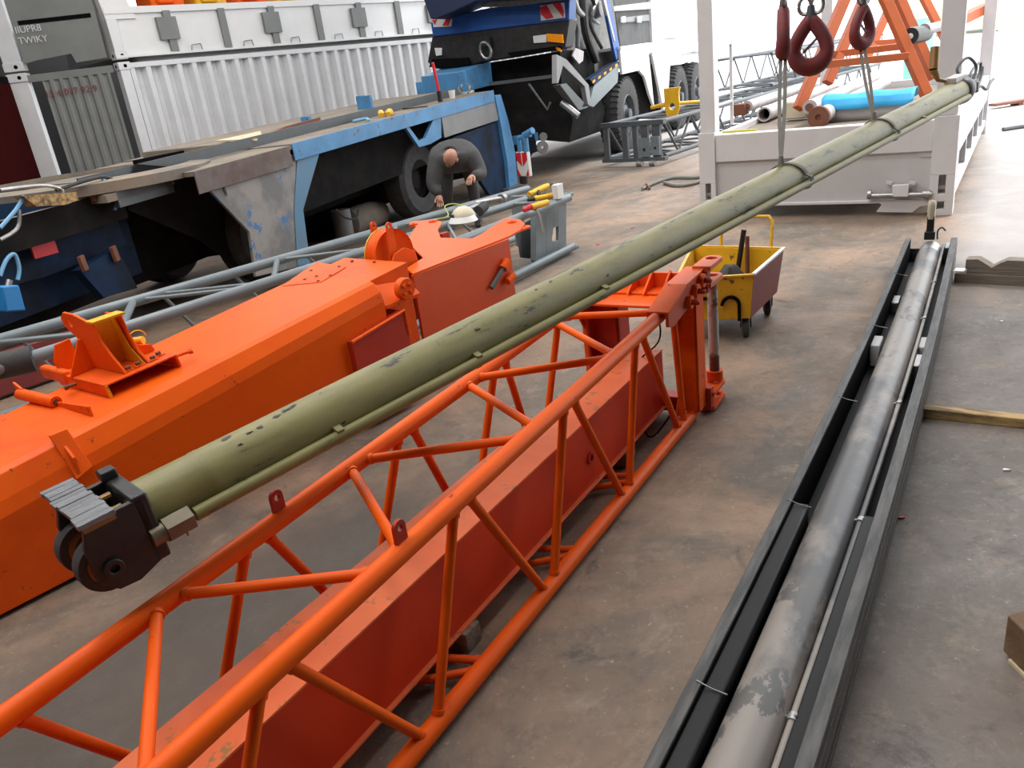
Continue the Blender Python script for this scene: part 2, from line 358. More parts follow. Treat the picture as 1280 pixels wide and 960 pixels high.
# left face and bottom face follow the same bays
ll = [uof(*p, LT) for p in [(320, 672), (508, 536), (626, 453), (704, 394)]]
lbm = [(ll[k]+ll[k+1])/2 for k in range(3)]
for k in range(3):
    brace(LT(ll[k]+.03), LB(lbm[k]-.03)); brace(LB(lbm[k]+.03), LT(ll[k+1]-.03))
l0 = uof(20, 905, LT)
brace(LT(l0), LB((l0+ll[0])/2-.03)); brace(LB((l0+ll[0])/2+.03), LT(ll[0]-.03))
for k in range(4):
    u = uof([(608, 815), (725, 680), (800, 590), (545, 900)][k][0], [(608, 815), (725, 680), (800, 590), (545, 900)][k][1], RB)
    if k < 3:
        brace(RB(u-.02), LB(u-.18), .013); brace(RB(u-.06), LB(u-.45), .013)
# lifting eyes on the top chords
for L, px in ((LT, (345, 640)), (RT, (500, 685))):
    u = uof(*px, L); p = L(u)
    ol = [(-.022, 0), (.022, 0), (.022, .045)]+[(.022*math.cos(a), .045+.022*math.sin(a)) for a in [PI*i/8 for i in range(1, 8)]]+[(-.022, .045)]
    MB().eye(p+Z*(CHR-.004), TF.u, Z, ol, (0, .043), .0095, .012).build('lifting_eye', 'red', tr, bevel=.001)
# end frame at the far end
uE = uB
pR = RB(uE); pRt = RT(uE)
EF = FR(TF(uE, pR.dot(TF.n), 0), 56.4)      # a forward, b right, c up
off = RT(uE).dot(TF.n)-pR.dot(TF.n)
zt = .655
# two upright channels
for b, nm in ((0, 'end_post'), (-.50, 'end_post')):
    mb = MB(); mb.box(EF, .02, .035, b-.055, b+.045, .05, zt-.02); mb.box(EF, .02, .13, b+.03, b+.045, .05, zt-.02); mb.box(EF, .115, .13, b-.02, b+.045, .05, zt-.02)
    mb.prism([EF(-.10, b-.05, zt-.03), EF(.03, b-.05, zt-.03), EF(.03, b-.05, zt-.22)], TF.n*.012)
    mb.prism([EF(-.08, b-.05, .05), EF(.03, b-.05, .05), EF(.03, b-.05, .20)], TF.n*.012)
    mb.build(nm, 'orange2', tr, bevel=.003)
# top side plates, angled, carrying three bosses each
for b in (0., -.50):
    top = [EF(-.34, b, zt-.045), EF(-.34, b, zt+.02), EF(-.10, b, zt+.075), EF(.17, b, zt+.085), EF(.20, b, zt+.03), EF(-.05, b, zt-.03), EF(-.28, b, zt-.06)]
    side = MB().prism([p+TF.n*.035 for p in top], TF.n*.014).prism([p-TF.n*.05 for p in top], TF.n*.014)
    side.build('end_side_plate', mat('end_plate_red_orange', (.50, .055, .012), .4, var=.2), tr, bevel=.002)
    MB().hexa([EF(-.34, b-.05, zt+.012), EF(-.10, b-.05, zt+.067), EF(-.10, b+.05, zt+.067), EF(-.34, b+.05, zt+.012), EF(-.34, b-.05, zt+.022), EF(-.10, b-.05, zt+.077), EF(-.10, b+.05, zt+.077), EF(-.34, b+.05, zt+.022)]).hexa([EF(-.10, b-.05, zt+.067), EF(.17, b-.05, zt+.075), EF(.17, b+.05, zt+.075), EF(-.10, b+.05, zt+.067), EF(-.10, b-.05, zt+.077), EF(.17, b-.05, zt+.087), EF(.17, b+.05, zt+.087), EF(-.10, b+.05, zt+.077)]).build('end_top_plate', 'orange2', tr, bevel=.002)
for k, (a, c, r) in enumerate(((-.10, zt-.005, .030), (-.01, zt+.02, .034), (.08, zt+.045, .032))):
    MB().ring(EF(a, .060, c), TF.n, .014, r, .024).build('pin_boss', 'orange2', tr, bevel=.002)
    MB().lathe(EF(a, .055, c), TF.n, [(0, 0), (.013, 0), (.013, .045), (.006, .05), (0, .05)], 6).build('bolt', 'red', tr)
# cross members top and bottom
mb = MB(); mb.box(EF, .0, .12, -.46, -.04, zt-.02, zt); mb.box(EF, .11, .125, -.46, -.04, zt-.02, zt+.07); mb.box(EF, -.16, 0, -.46, -.04, zt-.025, zt-.012)
mb.build('cross_member', 'orange2', tr, bevel=.003)
for b in (-.38, -.28, -.20, -.11):
    MB().prism([EF(.11, b, zt), EF(-.03, b, zt), EF(.11, b, zt+.085)], TF.n*.012).build('gusset', 'orange2', tr, bevel=.002)
MB().box(EF, .02, .10, -.46, -.04, .04, .12).build('cross_member', 'red', tr, bevel=.004)
mb = MB(); mb.box(EF, -.03, -.015, -.47, -.33, .28, zt-.02); mb.box(EF, -.1, -.015, -.47, -.455, .10, zt-.02); mb.box(EF, -.03, .10, -.345, -.33, .2, zt-.02)
mb.build('stiffener_panel', 'red', tr, bevel=.002)
# forward lugs with vertical pin holes: top pair and bottom pair
def lugout(l): return [(-.06, -.045), (l-.045, -.045)]+[(l-.045+.045*math.cos(a), .045*math.sin(a)) for a in [-PI/2+PI*i/10 for i in range(1, 10)]]+[(l-.045, .045), (-.06, .045)]
for c, nm in ((zt+.085, 'salmon'), (zt+.0, 'salmon'), (.10, 'orange2'), (.025, 'orange2')):  # upper pair paler, glare put into the colour
    MB().eye(EF(.20, .035, c), TF.u, TF.n, lugout(.16), (.10, 0), .027, .022).build('pin_lug', nm, tr, bevel=.003)
mb = MB().box(EF, .12, .17, .0, .07, zt-.03, zt+.08); mb.build('lug_block', 'red', tr, bevel=.004); MB().box(EF, .12, .17, .0, .07, .02, .14).build('lug_block', 'red', tr, bevel=.004)
MB().tube([EF(.295, .035, zt-.01), EF(.295, .035, .13)], .026, 20).build('hinge_pin', mat('worn_pin_red_and_bare', (.16, .05, .035), .45, col2=(.50, .52, .52), scale=5, contrast=(.47, .53), amt=1), tr)
MB().ring(EF(.295, .035, .145), Z, .024, .042, .05).build('pin_collar', 'orange2', tr, bevel=.003)
MB().lathe(EF(.04, .02, .06), Z, [(0, 0), (.016, 0), (.016, .02), (.012, .02), (.012, .05), (.018, .05), (.018, .07), (0, .07)], 12).build('grease_cap', 'orange2', tr)
# thin cables by the end frame
for pts in ([EF(-.12, -.12, zt-.02), EF(-.16, -.14, .5), EF(-.02, -.17, .33), EF(-.14, -.2, .12), EF(-.06, -.16, .03)], [EF(-.2, -.05, .6), EF(-.1, -.1, .45), EF(-.14, -.22, .3), EF(-.24, -.12, .02), EF(-.05, -.05, .10)]):
    MB().tube(smoothpath(pts), .004, 6).build('cable', 'blackmatte', tr)
#@@BOX BEAM inside the jib
bb = thing('box_boom', 'long faded red steel box beam lying inside the orange lattice jib', 'steel beam', TF(1.5, -1.47, .08))
u1 = uof(828, 436, lambda u: TF(u, -1.367, .372))
B0, B1 = -1.585, -1.367
def beamface(mb, b): return mb
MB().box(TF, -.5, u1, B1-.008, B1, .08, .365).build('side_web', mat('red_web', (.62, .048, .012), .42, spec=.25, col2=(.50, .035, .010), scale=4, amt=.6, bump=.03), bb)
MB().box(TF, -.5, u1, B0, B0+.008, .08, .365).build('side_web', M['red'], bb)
MB().box(TF, -.5, u1, B0-.004, B1+.004, .365, .373).build('top_flange', 'salmon', bb, bevel=.0015)
MB().box(TF, -.5, u1-.02, B0-.012, B1+.016, .072, .08).build('bottom_flange', 'salmon', bb, bevel=.0015)
MB().prism([TF(u1-.02, B0+.008, .09), TF(u1-.02, B0+.008, .36), TF(u1-.005, B0+.008, .36), TF(u1-.005, B0+.008, .09)], TF.n*(B1-B0-.016)).build('end_cap', 'red', bb)
uh = uof(741, 576, lambda u: TF(u, B1, .20))
MB().ring(TF(uh, B1+.002, .20), TF.n, .015, .026, .012).build('grease_port', 'red', bb)
for u in (.6, 1.6, 2.9):
    tag(MB().box(FR(TF(u, -1.475, 0), 56.4), -.04, .04, -.17, .14, 0, .072).build('timber_packer', 'wood', bevel=.003), 'short timber packer under the faded red box beam inside the lattice jib', 'timber', 'packers under the box beam')
#@@CYLINDER
cdir = Vector((.7265, .6843, .0621)).normalized()
c0 = G(205, 625, .8)
cs = cdir.cross(Z).normalized(); cw = cs.cross(cdir).normalized()
def CY(t, s, w): return c0+cdir*t+cs*s+cw*w
CL = 6.21; CR = .080
cy = thing('hydraulic_ram', 'long olive green telescopic ram hanging slanted in two slings', 'hydraulic cylinder', CY(3.1, 0, -CR))
MB().lathe(CY(0, 0, 0), cdir, [(0, -.056), (CR*.99, -.056), (CR*.99, .10), (CR*1.01, .105), (CR*1.01, .125), (CR, .13), (CR, CL-.10), (CR*.92, CL-.02), (0, CL-.02)], 48).build('barrel', 'green', cy)
PP = CR+.016
pa = math.radians(-19)
def PT(t, k=1.): return CY(t, math.cos(pa)*PP*k, math.sin(pa)*PP*k)
MB().tube([PT(.03), PT(CL-.2)], .0185, 16).build('feed_pipe', 'green', cy)
MB().tube([PT(-.05), PT(.02)], .034, 6).tube([PT(-.085), PT(-.05)], .026, 12).tube([PT(.0), PT(.0)-Z*.045], [.008, .002], 8).build('hex_union', 'bronze', cy, bevel=.002)
for px in ((425, 530), (600, 437), (757, 385), (1155, 140)):
    t = min(range(0, 620), key=lambda k: (lambda q: (640+q.x/-q.z*FPX-px[0])**2)(RM.transposed()@(PT(k/100)-CAM)))/100
    MB().bar(PT(t-.012, .85), PT(t+.012, .85), .05, .04, up=(PT(1)-CY(1, 0, 0))).build('pipe_clip', 'green', cy, bevel=.002)
# near end: black yoke with two rollers
CF = CY
def cbox(mb, t0, t1, s0, s1, w0, w1):
    return mb.hexa([CY(t0, s0, w0), CY(t1, s0, w0), CY(t1, s1, w0), CY(t0, s1, w0), CY(t0, s0, w1), CY(t1, s0, w1), CY(t1, s1, w1), CY(t0, s1, w1)])
cbox(MB(), -.095, -.055, -.102, .098, -.095, .088).build('end_flange', 'black', cy, bevel=.006)
for s in (-.104, .080):
    MB().prism([CY(-.07, s, .08), CY(-.205, s, .08), CY(-.225, s, .02), CY(-.225, s, -.07), CY(-.19, s, -.11), CY(-.14, s, -.115), CY(-.07, s, -.09)], cs*.018).build('yoke_plate', 'black', cy, bevel=.003)
mb = MB()
n = 14
for i in range(n):     # rough cut-board top plate
    s0 = -.165+.285*i/n; s1 = -.165+.285*(i+1)/n; j = random.uniform(-.002, .002)
    cbox(mb, -.218+random.uniform(-.003, .003), -.138+random.uniform(-.003, .003), s0, s1, .082, .094+j)
mb.build('wear_plate', 'grease', cy, bevel=.001)
cbox(MB(), -.213, -.14, .112, .118, .070, .083).build('plate_edge', 'brass', cy)
cbox(MB(), -.10, -.06, -.10, -.06, .085, .112).build('stop_block', 'black', cy, bevel=.005)
MB().tube([CY(-.13, -.04, .06), CY(-.10, -.04, .06)], .010, 10).tube([CY(-.13, .02, .05), CY(-.10, .02, .05)], .006, 10).build('bleed_screw', 'brass', cy)
cbox(MB(), -.15, -.05, -.07, .07, -.04, -.0).build('yoke_web', 'blackmatte', cy)
for s in (-.080, .052):
    o = CY(-.185, s, -.048)
    w = MB().lathe(o, cs, [(.018, -.022), (.047, -.018), (.050, -.022), (.068, -.022), (.070, -.016), (.070, .016), (.068, .022), (.050, .022), (.047, .018), (.018, .022)], 36).build('roller', 'rubber', cy)
    MB().ring(o, cs, .018, .048, .040).build('roller_hub', 'brass', w)
MB().ring(CY(-.185, .100, -.048), cs, .011, .023, .02).build('axle_boss', 'black', cy, bevel=.002)
MB().tube([CY(-.185, -.1, -.048), CY(-.185, .095, -.048)], .018, 16).build('axle', 'blackmatte', cy)
# grease smears stuck to the barrel
def onbarrel(px, py):
    d = ray(px, py).normalized(); o = CAM-c0; dp = d-cdir*d.dot(cdir); op = o-cdir*o.dot(cdir)
    A = dp.dot(dp); B = 2*dp.dot(op); Cc = op.dot(op)-CR*CR; D_ = B*B-4*A*Cc
    if D_ < 0: return None
    t = (-B-math.sqrt(D_))/(2*A); p = CAM+d*t; q = p-c0; return q.dot(cdir), math.atan2(q.dot(cw), q.dot(cs))
rg = random.Random(5)
for px, py, r_ in ((283, 548, .012), (312, 541, .008), (325, 534, .008), (346, 520, .012), (358, 513, .013), (366, 508, .009), (300, 556, .006), (210, 574, .016), (222, 571, .010), (236, 566, .007), (430, 528, .006), (596, 412, .010), (688, 352, .008), (760, 344, .007), (670, 362, .006)):
    h = onbarrel(px, py)
    if not h: continue
    n_ = 14; ring = []
    for k in range(n_):
        a = 2*PI*k/n_; rr = r_*rg.uniform(.45, 1.15); t_, an = h[0]+math.cos(a)*rr*1.5, h[1]+math.sin(a)*rr*.7/CR; ring.append(CY(t_, math.cos(an)*(CR+.0012), math.sin(an)*(CR+.0012)))
    cen = CY(h[0], math.cos(h[1])*(CR+.003), math.sin(h[1])*(CR+.003))
    MB().add(ring+[cen], [(k, (k+1) % n_, n_) for k in range(n_)]).build('grease_smear', 'black', cy)
# far end: collar, valve block, hoses, tag
MB().lathe(CY(CL-.16, 0, 0), cdir, [(CR, 0), (.096, .02), (.100, .07), (.090, .12), (.060, .15), (.05, .24), (0, .24)], 32).build('end_collar', 'black', cy)
m1 = MB(); cbox(m1, CL-.05, CL+.14, -.045, .045, -.05, .045); cbox(m1, CL+.14, CL+.19, -.03, .05, -.06, .02); m1.build('valve_block', 'dkgrey', cy, bevel=.008)
m1 = MB(); cbox(m1, CL-.30, CL-.08, -.05, .03, .075, .115); m1.build('bracket_plate', 'pipe', cy, bevel=.006)
MB().tube([CY(CL-.32, -.03, .1), CY(CL-.36, -.07, .12), CY(CL-.40, -.09, .20)], [.012, .016, .03], 12).tube([CY(CL-.40, -.09, .20), CY(CL-.36, -.10, .34)], [.032, .03], 12).build('hose_stub', 'brass', cy)
for pts in ([(CL-.02, 0, .04), (CL-.02, -.05, .14), (CL+.10, -.02, .20), (CL+.18, .02, .12), (CL+.1, .02, .03)],
            [(CL+.1, 0, .02), (CL+.22, -.02, .09), (CL+.42, -.02, .12), (CL+.30, 0, .0), (CL+.16, .0, -.02)],
            [(CL+.15, .02, -.01), (CL+.26, .02, -.02), (CL+.36, .01, .04), (CL+.40, 0, .09)],
            [(CL+.16, .04, -.03), (CL+.26, .04, -.03), (CL+.36, .05, -.07), (CL+.46, .05, -.03), (CL+.52, .05, -.02)]):
    MB().tube(smoothpath([CY(*p) for p in pts]), .011, 10).build('hose', 'dkgrey', cy)
#@@SLINGS
def taxis(px):
    return min(range(0, 640), key=lambda k: (lambda q: (640+q.x/-q.z*FPX-px)**2)(RM.transposed()@(CY(k/100, 0, 0)-CAM)))/100
def ribbon(pts, w, th, ax):
    mb = MB(); ax = Vector(ax).normalized(); rings = []
    for i, p in enumerate(pts):
        t = (Vector(pts[min(i+1, len(pts)-1)])-Vector(pts[max(i-1, 0)])).normalized(); nn = t.cross(ax).normalized()
        rings.append([Vector(p)+ax*w/2+nn*th/2, Vector(p)-ax*w/2+nn*th/2, Vector(p)-ax*w/2-nn*th/2, Vector(p)+ax*w/2-nn*th/2])
    mb.loft(rings); return mb
hook_z = {}
def hook_obj(name, label, top, size, faceang, openh=True, tilt=0):
    """pear shaped eye hook under a swivel on a wire rope; top = centre of the eye"""
    t = thing(name, label, 'lifting hook', top-Z*size*.6, 'red lifting hooks above the hanging ram')
    ex = Vector((math.cos(math.radians(faceang)), math.sin(math.radians(faceang)), 0)); s = size
    pts = []
    for i in range(25):
        a = math.radians(90-15*i)
        w = .33*s*(1-.60*max(0, math.sin(a))**1.5); h = .55*s if math.sin(a) > 0 else .34*s
        pts.append(top+ex*math.cos(a)*w+Z*math.sin(a)*h)
    MB().tube(pts, [.14*s+.045*s*max(0, -math.sin(math.radians(90-15*i))) for i in range(25)], 14, caps=False).build('eye', 'hookred', t)
    sh = top+Z*s*.52
    MB().tube([sh-Z*.02*s, sh+Z*.32*s], [.12*s, .07*s], 12).build('shank', 'dkgrey', t)
    for k in (-1, 1):
        MB().tube(arc(sh+Z*.32*s+ex*k*.12*s, ex, Z, .12*s, 0, 360, 14, .16*s), .04*s, 8, caps=False).build('shackle', 'steel', t)
    MB().tube([top+ex*.14*s-Z*.05*s, top-ex*.12*s+Z*.2*s], .03*s, 8).build('latch', 'steel', t)
    MB().tube([sh+Z*.36*s, Vector((sh.x, sh.y, 6.6))], .010, 8).build('wire_rope', 'sling', t)
    return t
for k, (px, hx, hy, fa, nm) in enumerate(((985, 979, 46, 72, 'left'), (1098, 1078, 38, 28, 'right'))):
    t = taxis(px); p = CY(t, 0, 0)
    q = RM.transposed() @ (p-CAM); zc = -q.z
    hk = DZ(hx, hy, zc); hk = Vector((hk.x, hk.y, hk.z))
    tp = CY(t, 0, CR+.01)
    top = Vector((hk.x, hk.y, hk.z))
    sl = thing('lifting_sling', ['grey webbing sling choked round the ram, hanging from the leftmost hook', 'grey webbing sling choked round the ram near the upper end, hanging from the right hook'][k], 'sling', p-cw*CR, 'slings round the green ram')
    loop = []
    for i in range(33):
        a = 2*PI*i/32; loop.append(CY(t+.05*math.cos(a+.5), math.cos(a)*(CR+.006), math.sin(a)*(CR+.006)))
    # pull the loop round the feed pipe as well
    loop = [v+(v-CY(t, 0, 0)).normalized()*(.022 if (v-CY(t, 0, 0)).normalized().dot((PT(t)-CY(t, 0, 0)).normalized()) > .8 else 0) for v in loop]
    ribbon(loop, .03, .006, cdir).build('choke_loop', 'sling', sl)
    knot = CY(t-.05, -.01, CR+.02)
    hb = top-Z*.085
    MB().tube([knot-Z*.015, knot+Z*.03], [.018, .012], 8).build('knot', 'sling', sl)
    for dd in (-.012, .012):
        ribbon(smoothpath([knot, (knot+hb)/2+cs*dd*1.2, hb+cs*dd], 4), .018, .005, Vector((.86, -.5, .0))).build('strap', 'sling', sl)
    hook_obj('eye_hook', ['dark red eye hook seen edge-on, leftmost of the three, carrying a sling', 'dark red eye hook at the right carrying the upper sling'][k], top, .22, fa)
t = taxis(1012); q = RM.transposed() @ (CY(t, 0, 0)-CAM)
hook_obj('eye_hook', 'large empty dark red eye hook hanging between the two slings', DZ(1013, 62, -q.z), .26, 150)
#@@BOOM
BA = 47.8
BF = FR((0, 0, 0), BA)
pS = G(0, 775, 0); nS = pS.dot(BF.n)
boom = thing('crane_boom', 'massive orange box section crane boom with a head and sheave at left', 'crane boom', BF(2, nS-.3, 0))
nT = nS-.085
oT = BF(0, nT, 0); oS = BF(0, nS, 0)
tA, tB = PV(87.5, 542.5, oT, BA), PV(463, 351, oT, BA)
fA, fB = PV(0, 642, oS, BA), PV(440, 394, oS, BA)
bA, bB = G(0, 775, 0.0), PV(272, 634, oS, BA)
nL = nT-.60
def zl(a, b, u):
    ua, ub = a.dot(BF.u), b.dot(BF.u); return a.z+(b.z-a.z)*(u-ua)/(ub-ua)
uEnd = tB.dot(BF.u); uE2 = PV(501, 330, oT, BA).dot(BF.u)
def sec(u, ch=1.):
    zt_, zf = zl(tA, tB, u), zl(fA, fB, u); zb = .02+max(0, (u-1.2))*.05
    return [BF(u, nL, zt_), BF(u, nT, zt_), BF(u, nT+.03*ch, zt_-.012*ch), BF(u, nS-.012, zf+.03), BF(u, nS, zf-.02), BF(u, nS, zb), BF(u, nL-.085, zb), BF(u, nL-.085, zf), ]
us = [-1.5, .2, 1.2, 2.0, uEnd]
print('boom z', [round(x, 3) for x in (tA.z, tB.z, fA.z, fB.z, bB.z)], 'u', tA.dot(BF.u), uEnd, uE2)
MB().loft([sec(u) for u in us]).build('boom_body', 'orange', boom, bevel=.007, ang=9)
# narrowed end of the body without chamfer
zt2 = zl(tA, tB, uE2)
z1_ = zl(tA, tB, uEnd-.02)-.001; z2_ = zl(tA, tB, uE2+.05)-.001
MB().hexa([BF(uEnd-.02, nL+.04, .12), BF(uE2+.05, nL+.04, .12), BF(uE2+.05, nT-.004, .12), BF(uEnd-.02, nT-.004, .12), BF(uEnd-.02, nL+.04, z1_), BF(uE2+.05, nL+.04, z2_), BF(uE2+.05, nT-.004, z2_), BF(uEnd-.02, nT-.004, z1_)]).build('boom_neck', 'orange2', boom, bevel=.003)
mb = MB(); mb.prism([BF(uEnd, nT, fB.z+.09), BF(uE2+.03, nT, fB.z+.05), BF(uE2+.03, nS, fB.z-.02), BF(uEnd, nS, fB.z-.02)], Z*-.02)
mb.build('neck_ledge', 'orange2', boom, bevel=.002)
# cover plate with bolts on the top
mid = zl(tA, tB, 2.35)
def ontop(px, py): # hit the sloping top
    for _ in range(1): pass
    z = .7
    for _ in range(6):
        p = G(px, py, z); z = zl(tA, tB, p.dot(BF.u))
    return G(px, py, z)
q4 = [ontop(*p) for p in [(352, 362), (400, 354), (432, 335), (400, 327)]]
MB().prism([p+Z*.001 for p in [ontop(352, 358), ontop(402, 353), ontop(433, 334), ontop(396, 328)]], Z*.0025).build('cover_plate', 'orange2', boom, bevel=.001)
for px in ((398, 352), (413, 345), (424, 334), (396, 346), (381, 350), (389, 339), (440, 327), (468, 328)):
    MB().lathe(ontop(*px), Z, [(.010, 0), (.010, .008), (0, .008)], 6).build('bolt', 'rust', boom)
# collar step at the near left and folded gusset
uc = ontop(60, 545).dot(BF.u)
MB().loft([[p+(Z*.006 if i < 4 else BF.n*.006) for i, p in enumerate(sec(u))] for u in (uc-.9, uc)]).build('wrap_plate', 'orange2', boom, bevel=.003, ang=9)
MB().prism([BF(uc, nT-.02, zl(tA, tB, uc)+.03), BF(uc, nS+.015, zl(fA, fB, uc)+.06), BF(uc, nS+.015, zl(fA, fB, uc)-.04), BF(uc, nT+.03, zl(tA, tB, uc)-.06)], BF.u*.012).build('gusset', 'orange2', boom, bevel=.002)
MB().prism([PV(62, 545, oT+BF.n*.02, BA), PV(84, 536, oT+BF.n*.02, BA), PV(116, 583, oS+BF.n*.02, BA), PV(96, 600, oS+BF.n*.02, BA)], -BF.n*.018).build('chamfer_gusset', 'orange2', boom, bevel=.002)
# lower forging box at the side (below the neck)
mb = MB()
pA, pB_, pC, pD = PV(300, 520, BF(0, nS+.04, 0), BA), PV(440, 428, BF(0, nS+.04, 0), BA), PV(505, 388, BF(0, nS+.04, 0), BA), PV(512, 418, BF(0, nS+.04, 0), BA)
mb.prism([pB_, pC, pD, Vector((pC.x, pC.y, .05)), Vector((pB_.x, pB_.y, .05))], -BF.n*.5)
mb.build('lower_box', 'red', boom, bevel=.004)
MB().tube([pB_, pC, pD], .010, 8).build('edge_rod', 'orange2', boom)
# pivot disc
pc = PV(509, 361, BF(0, nS+.035, 0), BA)
dr = (PV(509, 347, BF(0, nS+.035, 0), BA)-pc).length
dk = MB().lathe(pc-BF.n*.04, BF.n, [(0, 0), (dr, 0), (dr, .03), (dr*.93, .04), (0, .04)], 32).build('pivot_disc', 'orange2', boom)
for k in range(4):
    a = PI/4+k*PI/2; MB().lathe(pc+BF.u*math.cos(a)*dr*.5+Z*math.sin(a)*dr*.5, BF.n, [(.011, -.002), (.011, .014), (0, .014)], 10).build('bolt', 'orange2', dk)
# boom head
hp = [PV(x, y, oT, BA) for x, y in [(516, 342), (575, 319), (636, 296)]]
zh = hp[0].z; print('head z', [round(p.z, 3) for p in hp])
top = [(508, 335), (516, 342), (575, 319), (636, 295), (650, 287), (656, 279), (650, 274), (632, 273), (618, 281), (604, 291), (590, 298), (551, 297), (547, 286), (553, 277), (545, 275), (518, 276), (511, 278), (520, 283), (513, 293), (507, 300), (529, 322)]
tp = [G(x, y, zh) for x, y in top]
MB().prism([p-Z*.014 for p in tp], Z*.014).build('head_top_plate', 'orange', boom, bevel=.002, ang=60)
hb_ = [Vector((p.x, p.y, 0)) for p in (G(516, 342, zh), G(575, 319, zh), G(636, 296, zh))]
mb = MB(); mb.prism([Vector((hb_[0].x, hb_[0].y, .30)), Vector((hb_[1].x, hb_[1].y, .18)), Vector((hb_[2].x, hb_[2].y, .2)), Vector((hb_[2].x, hb_[2].y, zh-.012)), Vector((hb_[0].x, hb_[0].y, zh-.012))], -BF.n*.02)
mb.build('head_side_plate', mat('red_orange_side', (.62, .07, .010), .4, col2=(.5, .045, .01), scale=3), boom, bevel=.002)
eL = G(551, 297, zh); eR = hb_[2]
mb = MB(); mb.prism([Vector((eR.x, eR.y, .2)), Vector((eL.x, eL.y, .2)), Vector((eL.x, eL.y, zh-.015)), Vector((eR.x, eR.y, zh-.015))], -BF.u*.02)
mb.prism([Vector((hb_[0].x, hb_[0].y, .3))-BF.n*.45, Vector((eL.x, eL.y, .2)), Vector((eL.x, eL.y, zh-.015)), Vector((hb_[0].x, hb_[0].y, zh-.015))-BF.n*.45], BF.n*.02)
mb.build('head_end_plate', 'red', boom, bevel=.002)
MB().tube([PV(614, 360, eR+BF.n*.03, BA), PV(631, 333, eR+BF.n*.03, BA)], .016, 12).build('spring_pin', 'dkgrey', boom)
MB().tube([PV(629, 336, eR+BF.n*.03, BA), PV(635, 326, eR+BF.n*.03, BA)], .030, 14).build('pin_cap', 'orange2', boom)
MB().tube([PV(634, 352, eR+BF.n*.03, BA), PV(642, 344, eR+BF.n*.03, BA)], .026, 14).build('pin_cap', 'orange2', boom)
for (x, y) in ((640, 278), (541, 277), (517, 281)):
    p = G(x, y, zh); MB().ring(p, Z, .016, .034, .02).build('lug_ring', 'orange2', boom)
p = G(648, 287, zh-.09); MB().eye(p, BF.u, BF.n, lugout(.12), (.07, 0), .02, .015).build('lower_lug', 'orange2', boom)
p = G(548, 292, zh); MB().prism([p, p+BF.u*.07, p+BF.u*.07-Z*.1, p-Z*.1], BF.n*.04).build('lug_block', 'red', boom, bevel=.003)
# sheave
sc_ = G(488, 318, zh+.06)
r_s = .155
sh = MB().lathe(sc_-BF.n*.0, BF.n, [(.02, -.03), (r_s*.86, -.03), (r_s, -.042), (r_s*.985, -.02), (r_s*.93, 0), (r_s*.985, .02), (r_s, .042), (r_s*.86, .03), (.02, .03)], 48).build('sheave', 'orange2', boom)
MB().ring(sc_-BF.n*.05, BF.n, r_s*.9, r_s*1.02, .01, 48).build('sheave_rim', 'yellow', sh)
for b in (-.075, .065):
    ol = [(-.10, -.06), (.10, -.06), (.03, .03), (.022, .175)]+[(.024*math.cos(a), .18+.024*math.sin(a)) for a in [PI*i/6 for i in range(1, 6)]]+[(-.022, .175), (-.03, .03)]
    MB().eye(sc_+BF.n*b+Z*0-BF.u*.03, BF.u, Z, ol, (0, .178), .010, .012).build('sheave_guard', 'orange2', boom, bevel=.001)
MB().prism([sc_+BF.n*.09+BF.u*-.16-Z*.12, sc_+BF.n*.09+BF.u*.14-Z*.12, sc_+BF.n*.09+BF.u*.11+Z*-.0, sc_+BF.n*.09+BF.u*.03+Z*.04, sc_+BF.n*.09+BF.u*-.05+Z*.02], BF.n*.012).build('sheave_cheek', 'orange2', boom, bevel=.002)
# small hinge pin on top near the left
hp0, hp1 = ontop(28, 500)+Z*.03, ontop(72, 508)+Z*.02
MB().tube([hp0, hp1], .027, 16).build('hinge_tube', 'orange2', boom)
MB().ring(hp1, (hp1-hp0), .007, .014, .006).build('hinge_end', 'rust', boom)
MB().prism([hp0-BF.n*.03, hp0+BF.n*.03, hp0+BF.n*.03+Z*.03, hp0-BF.n*.05+Z*.05], BF.u*.01).build('fin', 'orange2', boom)
q0, q1 = ontop(75, 507), ontop(117, 520)
MB().prism([q0, q1, q1+Z*.045, q0+Z*.02], (q1-q0).cross(Z).normalized()*.008).build('fin', 'orange2', boom)
#@@BRACKET on the boom
b0 = ontop(138, 498); b1 = ontop(228, 458); b2 = ontop(62, 478)
bu = (b1-b0); bl = bu.length; bu = Vector((bu.x, bu.y, bu.z)).normalized(); bnv = (b2-b0); bw = bnv.length; bnv.normalize()
KZ = bu.cross(bnv).normalized(); KZ = KZ if KZ.z > 0 else -KZ
def BK(a, b, c): return b0+bu*a*bl+bnv*b*bw+KZ*c
br = thing('boom_bracket', 'orange bracket with yellow inner web and upright eye bolted on the boom', 'bracket', BK(.5, .5, 0))
def kbox(mb, a0, a1, b0_, b1_, c0_, c1_): return mb.hexa([BK(a0, b0_, c0_), BK(a1, b0_, c0_), BK(a1, b1_, c0_), BK(a0, b1_, c0_), BK(a0, b0_, c1_), BK(a1, b0_, c1_), BK(a1, b1_, c1_), BK(a0, b1_, c1_)])
mb = MB(); kbox(mb, 0, 1, .0, .8, .055, .065); kbox(mb, 0, .04, 0, .8, .002, .06); kbox(mb, .96, 1, 0, .8, .002, .06); mb.build('base_channel', 'orange2', br, bevel=.004)
kbox(MB(), -.004, .035, -.008, .0, .002, .06).build('channel_edge', 'yellow', br)
kbox(MB(), .05, .95, .3, .8, .01, .05).build('channel_back', 'rust', br)
kbox(MB(), -.02, .10, .62, 1.05, .02, .085).build('end_block', 'orange2', br, bevel=.012)
def bpl(a, pts, m_, nm, th=.012): return MB().prism([BK(a, b, c) for b, c in pts], bu*th).build(nm, m_, br, bevel=.002)
